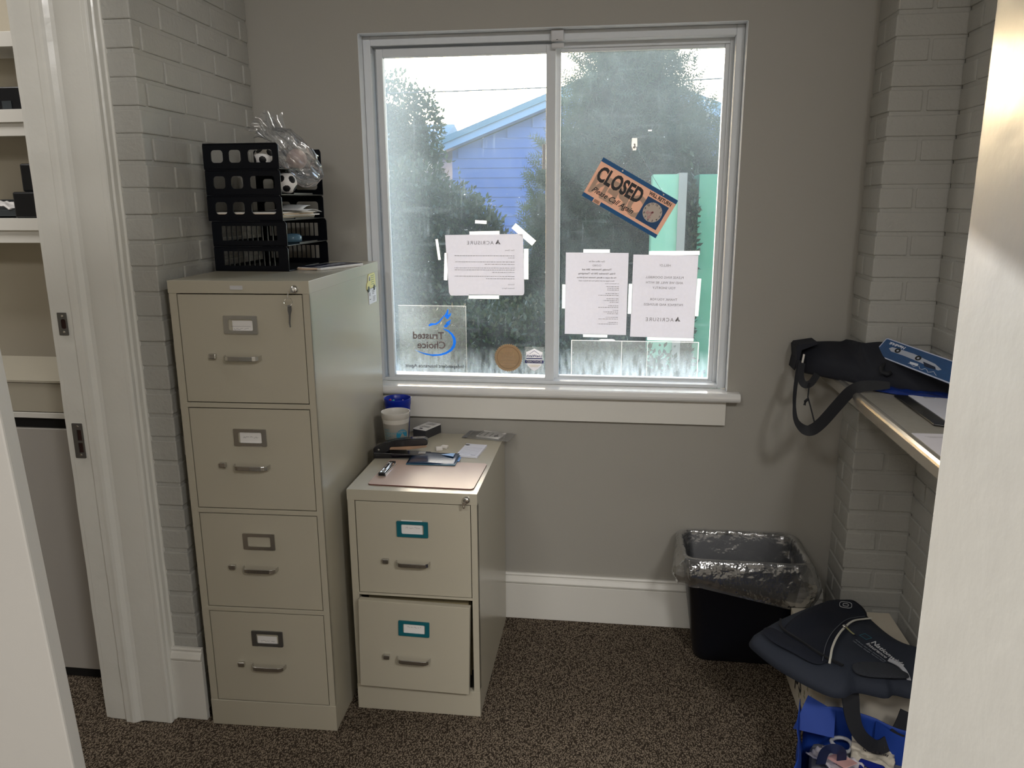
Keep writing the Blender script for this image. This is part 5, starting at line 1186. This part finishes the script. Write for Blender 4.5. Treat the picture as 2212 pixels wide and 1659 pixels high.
# ------------------------------------------------------------------ the room seen through the doorway
def far_room():
    # white shelving fixed on the beige wall
    S = empty('wall_shelving', (-1.70, -.205, 0), label='white open shelving unit seen through the left doorway', cat='shelving')
    for z in (1.430, 1.776):
        MB().box(-.60, .45, .0, .195, z, z+.040).build('shelf_board', TRIMW, S, bevel=.001)
        MB().box(-.60, .45, .012, .030, z-.042, z).build('shelf_lip', TRIMW, S, bevel=.001)
    MB().box(-.60, .45, .0, .195, 2.005, 2.05).build('shelf_board', TRIMW, S, bevel=.001)
    MB().box(-.60, -.57, .0, .195, 1.39, 2.02).build('shelf_side', TRIMW, S)
    k = mat('black_office_plastic', (13, 16, 22), .35)
    r = empty('file_sorter', (-1.688, -.190, 1.470), label='black stepped file sorter on the lower white shelf', cat='file sorter')
    MB().box(-.060, .20, 0, .12, 0, .086).build('front_step', k, r, bevel=.006); MB().box(-.035, .20, .02, .13, .086, .178).build('rear_step', k, r, bevel=.006)
    r = empty('desk_organizer', (-1.83, -.16, 1.470), label='low grey organizer tray beside the black file sorter', cat='organizer')
    MB().box(-.12, .095, 0, .12, 0, .008).box(-.12, .095, .112, .12, 0, .062).box(-.12, .095, 0, .006, 0, .028).build('organizer_tray', mat('charcoal_plastic', (52, 58, 62), .4), r, bevel=.002)
    o = new('crumpled_paper', grid_mesh(lambda u, v: (.10*(u-.5), .08*(v-.5), .022+.012*fz((u*3, v*3, 0), 2, 2)+.01*math.sin(5*u)), 12, 12), mat('white_card'), None, loc=(-1.83, -.125, 1.492), label='crumpled white paper lying in the grey organizer tray', cat='paper', smooth=True)
    sm = o.modifiers.new('thick', 'SOLIDIFY'); sm.thickness = .003
    r = empty('camera_case', (-1.735, -.185, 1.816), label='black box with a small clear window on the upper white shelf', cat='box')
    MB().box(-.10, .16, 0, .13, 0, .072).build('case_body', k, r, bevel=.004); MB().box(-.004, .030, -.002, .0, .004, .028).build('case_window', mat('smoky_window', (60, 66, 70), .2), r)
    # two-part storage cabinet: beige upper drawer band, dark reveal, grey front
    c = empty('storage_cabinet', (-1.78, -.565, 0), label='tall grey and beige storage cabinet seen through the left doorway', cat='cabinet')
    g = mat('warm_grey_laminate', (170, 166, 160), .5, var=.02); be = mat('beige_laminate_front', (180, 174, 158), .5)
    MB().box(-.55, .52, .02, .34, .03, .99).build('cabinet_carcass', g, c)
    MB().box(-.55, .52, 0, .02, .035, .852).build('grey_door', g, c, bevel=.002)
    MB().box(-.55, .52, .012, .02, .852, .886).build('dark_reveal', DARK, c)
    MB().box(-.55, .52, -.004, .02, .886, .903).build('white_edge_strip', TRIMW, c, bevel=.001)
    MB().box(-.55, .52, -.002, .02, .905, .994).build('beige_drawer', be, c, bevel=.002)
    MB().box(-.55, .52, -.006, .34, .996, 1.004).build('cabinet_top', be, c, bevel=.001)
    MB().box(-.55, .52, .01, .03, 0, .03).build('toe_kick', DARK, c)
far_room()

# ------------------------------------------------------------------ outdoors
def foliage(name, blobs, n, size, m, parent=None, seed=1, shell=.55, kind='leaf', **k):
    """crown made of many small folded leaves scattered in the outer part of several ellipsoids"""
    rng = np.random.default_rng(seed); B = np.array(blobs, float); vol = (B[:, 3]*B[:, 4]*B[:, 5])**(2/3); pick = rng.choice(len(B), n, p=vol/vol.sum())
    d = rng.normal(size=(n, 3)); d /= np.linalg.norm(d, axis=1)[:, None]; r = shell+(1-shell)*rng.random(n)**.6
    c = B[pick, :3]+d*B[pick, 3:6]*r[:, None]*(1+.10*rng.normal(size=n))[:, None]
    # leaf frames: mostly pointing outward and up
    t = d+rng.normal(size=(n, 3))*.8+np.array([0, 0, .4]); t /= np.linalg.norm(t, axis=1)[:, None]
    s = np.cross(t, rng.normal(size=(n, 3))); s /= np.linalg.norm(s, axis=1)[:, None]; u = np.cross(s, t); L = size*(.6+.8*rng.random(n))[:, None]
    if kind == 'leaf':
        P = np.stack([c, c+t*L*.5+s*L*.28+u*L*.08, c+t*L, c+t*L*.5-s*L*.28+u*L*.08], 1); nv = 4
        F = np.array([[0, 1, 2], [0, 2, 3]])
    else:   # flat spray: a stem with paired leaflets
        pts = [c-s*L*.02, c+s*L*.02, c+t*L]; F = [[0, 1, 2]]
        for j in range(1, 6):
            b = c+t*L*(j/6.5)
            for sg in (1, -1):
                i = len(pts); e = b+t*L*.22+s*sg*L*(.40-.05*j); pts += [b, b+t*L*.07, e]; F.append([i, i+1, i+2])
        P = np.stack(pts, 1); nv = P.shape[1]; F = np.array(F)
    V = P.reshape(-1, 3); FF = (np.arange(n)[:, None, None]*nv+F[None]).reshape(-1, 3)
    me = bpy.data.meshes.new(name); me.vertices.add(len(V)); me.vertices.foreach_set('co', V.ravel()); nf = len(FF)
    me.loops.add(nf*3); me.loops.foreach_set('vertex_index', FF.ravel().astype(np.int32)); me.polygons.add(nf); me.polygons.foreach_set('loop_start', np.arange(0, nf*3, 3, dtype=np.int32)); me.polygons.foreach_set('loop_total', np.full(nf, 3, np.int32)); me.update(); me.validate()
    return new(name, me, m, parent, **k)
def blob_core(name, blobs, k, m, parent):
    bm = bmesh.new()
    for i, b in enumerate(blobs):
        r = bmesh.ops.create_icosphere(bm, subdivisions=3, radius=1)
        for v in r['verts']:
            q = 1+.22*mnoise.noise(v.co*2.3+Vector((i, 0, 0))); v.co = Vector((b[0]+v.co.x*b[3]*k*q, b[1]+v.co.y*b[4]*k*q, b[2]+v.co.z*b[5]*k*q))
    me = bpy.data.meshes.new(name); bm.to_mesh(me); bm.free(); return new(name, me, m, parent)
def outdoors():
    MB().box(-16, 14, .17, 26, -.70, -.62).build('ground', mat('mulch_and_grass', (92, 88, 62), .95, var=.35, vscale=2, bump=.6, bscale=20, bdist=.03), kind='structure')
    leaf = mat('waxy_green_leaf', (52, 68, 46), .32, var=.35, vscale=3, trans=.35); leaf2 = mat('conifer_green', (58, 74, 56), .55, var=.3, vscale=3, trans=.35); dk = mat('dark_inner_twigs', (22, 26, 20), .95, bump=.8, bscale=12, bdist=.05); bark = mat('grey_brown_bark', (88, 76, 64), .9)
    def plant(name, lbl, blobs, n, size, m, seed, kind='leaf', core=.72, trunk=None):
        x, y = blobs[0][0], blobs[0][1]; r = empty(name, (x, y, -.62), label=lbl, cat=name.split('_')[-1])
        L = [(b[0]-x, b[1]-y, b[2]+.62, *b[3:]) for b in blobs]
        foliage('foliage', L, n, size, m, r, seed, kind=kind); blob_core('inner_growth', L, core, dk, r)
        MB().tube([(0, 0, 0), (.03, .02, L[0][2]*.5), (0, 0, L[0][2])], [.06, .05, .03], 10).build('stem', bark, r)
        return r
    # broad-leaved hedge bush on the left
    plant('holly_bush', 'large leafy bush filling the left pane, left of the blue house',
          [(-1.95, 6.3, .55, .80, .8, 1.15), (-1.55, 6.1, .35, .62, .7, 1.10), (-2.05, 6.4, 1.25, .55, .6, .68), (-1.60, 6.2, 1.15, .42, .5, .55), (-1.15, 6.0, .15, .40, .5, .95), (-.95, 5.9, -.25, .35, .4, .72), (-1.38, 6.0, 1.0, .40, .4, .58), (-1.12, 6.0, .72, .28, .35, .62), (-1.9, 6.0, -.2, .9, .6, .7)], 42000, .062, leaf, 11)
    plant('tall_tree', 'tall loose tree behind the left bush, top left of the view',
          [(-3.15, 9.5, 2.72, .48, .5, .62), (-2.75, 9.6, 2.55, .36, .4, .62), (-3.3, 9.6, 2.1, .6, .5, .7), (-2.85, 9.5, 1.9, .5, .4, .6)], 9000, .075, leaf, 12, core=.35)
    # small bush below the house wall
    plant('low_bush', 'small dark bush between the left bush and the conifer',
          [(-.45, 5.2, .0, .62, .5, .72), (-.25, 5.0, .42, .36, .4, .50), (-.62, 5.2, -.1, .5, .5, .8)], 16000, .05, leaf, 13)
    plant('conifer_tree', 'big feathery conifer filling the right pane',
          [(.35, 5.0, 2.25, .62, .6, .85), (.40, 5.1, 1.55, .82, .7, .90), (.25, 5.2, .75, .78, .7, .95), (.85, 5.2, 1.75, .42, .5, .62), (-.10, 5.1, 1.45, .46, .5, .75), (-.35, 5.0, .85, .32, .4, .60), (.2, 5.1, 0.0, .9, .7, .8), (.95, 5.3, 1.0, .45, .5, .8), (.35, 5.1, 2.75, .42, .4, .5)], 26000, .15, leaf2, 14, kind='spray', core=.70)
    plant('ground_shrub', 'dark leafy shrub along the bottom of the right pane',
          [(.35, 3.2, -.05, .62, .45, .48), (-.1, 3.3, .0, .4, .4, .45), (.75, 3.1, -.1, .3, .3, .38)], 12000, .045, leaf, 15)
    plant('ground_shrub', 'dark leafy shrub along the bottom of the left pane',
          [(-.75, 3.6, .10, .55, .45, .62), (-.3, 3.7, .2, .36, .4, .55), (-1.1, 3.8, .05, .5, .4, .6)], 14000, .045, leaf, 16)
    # pale blue house with lapped boards and a white gable board
    h = empty('blue_house', (-.2, 12, -.62), label='pale blue clapboard house with a gable roof beyond the bushes', cat='house')
    bl = mat('pale_blue_clapboard', (92, 116, 176), .6, var=.03, bump=.1, bscale=8)
    xl, xr, rx = -2.75, 3.15, 0.2; slope = .378; zr = lambda x: 2.92+.62+(-.22)+slope*(min(x, 2*rx-x)+3.0-.2)*1.0
    zr = lambda x: 3.30-.20+.62+slope*(min(x, 2*rx-x)+1.07-.2)
    mb = MB(); z = .3; pitch = .172
    while z < 5:
        # board from x where the roof line clears it
        x0 = xl; top = z+pitch
        lim = (top-(3.30-.20+.62))/slope-1.07+.2
        a = max(xl, lim); b = min(xr, 2*rx-lim)
        if b-a > .1:
            mb.prism([(-.018, z-.006), (.0, z+pitch), (.03, z+pitch), (.03, z-.006)], 'x', a, b)
        z += pitch
    mb.v = [(v[0]+.2, v[1], v[2]) for v in mb.v]
    mb.build('board_siding', bl, h)
    zl = zr(xl); zp = zr(rx)
    MB().prism([(xl+.2, 0), (xr+.2, 0), (xr+.2, zr(xr)), (rx+.2, zp), (xl+.2, zl)], 'y', .03, 6).build('house_body', bl, h)
    fas = mat('pale_blue_fascia', (136, 164, 198), .55)
    for s in (1, -1):
        e0 = (rx+.2-s*(rx-xl+.55), zl-.55*slope+.02); e1 = (rx+.2, zp+.02)
        MB().prism([(e0[0], e0[1]), (e1[0], e1[1]), (e1[0], e1[1]+.19), (e0[0], e0[1]+.19)], 'y', -.32, -.28).build('gable_board', fas, h)
        MB().prism([(e0[0], e0[1]+.12), (e1[0], e1[1]+.12), (e1[0], e1[1]+.23), (e0[0], e0[1]+.23)], 'y', -.36, 6.2).build('roof_slope', mat('blue_grey_shingle'), h)
        MB().prism([(e0[0], e0[1]), (e1[0], e1[1]), (e1[0], e1[1]+.03), (e0[0], e0[1]+.03)], 'y', -.28, .03).build('soffit', fas, h)
    w = empty('house_wing', (-5.4, 13.5, -.62), label='low wing with a grey roof behind the tall tree', cat='house')
    MB().box(-2, 1.8, 0, 3, 0, 3.1).build('wing_wall', bl, w); MB().prism([(-.3, 3.1), (1.5, 3.75), (3.3, 3.1)], 'x', -2.2, 2.1).build('wing_roof', mat('blue_grey_shingle'), w)
    # mint green building close by on the right
    g = empty('mint_building', (1.4, 3.9, -.62), label='mint green painted wall with pale corner trim, right pane', cat='building')
    mint = mat('mint_green_block', (88, 158, 128), .6, var=.04, bump=.1, bscale=10); mint2 = mat('light_mint_panel', (128, 190, 162), .55, var=.03)
    MB().box(-.86, -.66, 0, .4, 0, 2.33).build('pale_mint_panel', mint2, g); MB().box(-.66, -.595, -.02, .4, 0, 2.34).build('corner_trim', mat('pale_grey_trim', (150, 152, 146), .6), g); MB().box(-.595, -.585, .05, .4, 0, 2.33).build('dark_joint', DARK, g)
    MB().box(-.49, .22, .10, .6, 0, 2.33).build('block_wall', mint, g, bevel=.004)
    foliage('ivy_gap', [(-.535, .1, 1.4, .05, .1, .95)], 900, .05, leaf, g, 21)
    # overhead wire
    MB().tube([(-6+.5*i, 9, 3.02-.10*math.sin(PI*i/24)+.012*i) for i in range(25)], .010, 6).build('overhead_wire', mat('grey_cable', (60, 64, 70), .6), label='thin overhead wire crossing in front of the blue house', cat='wire')
outdoors()
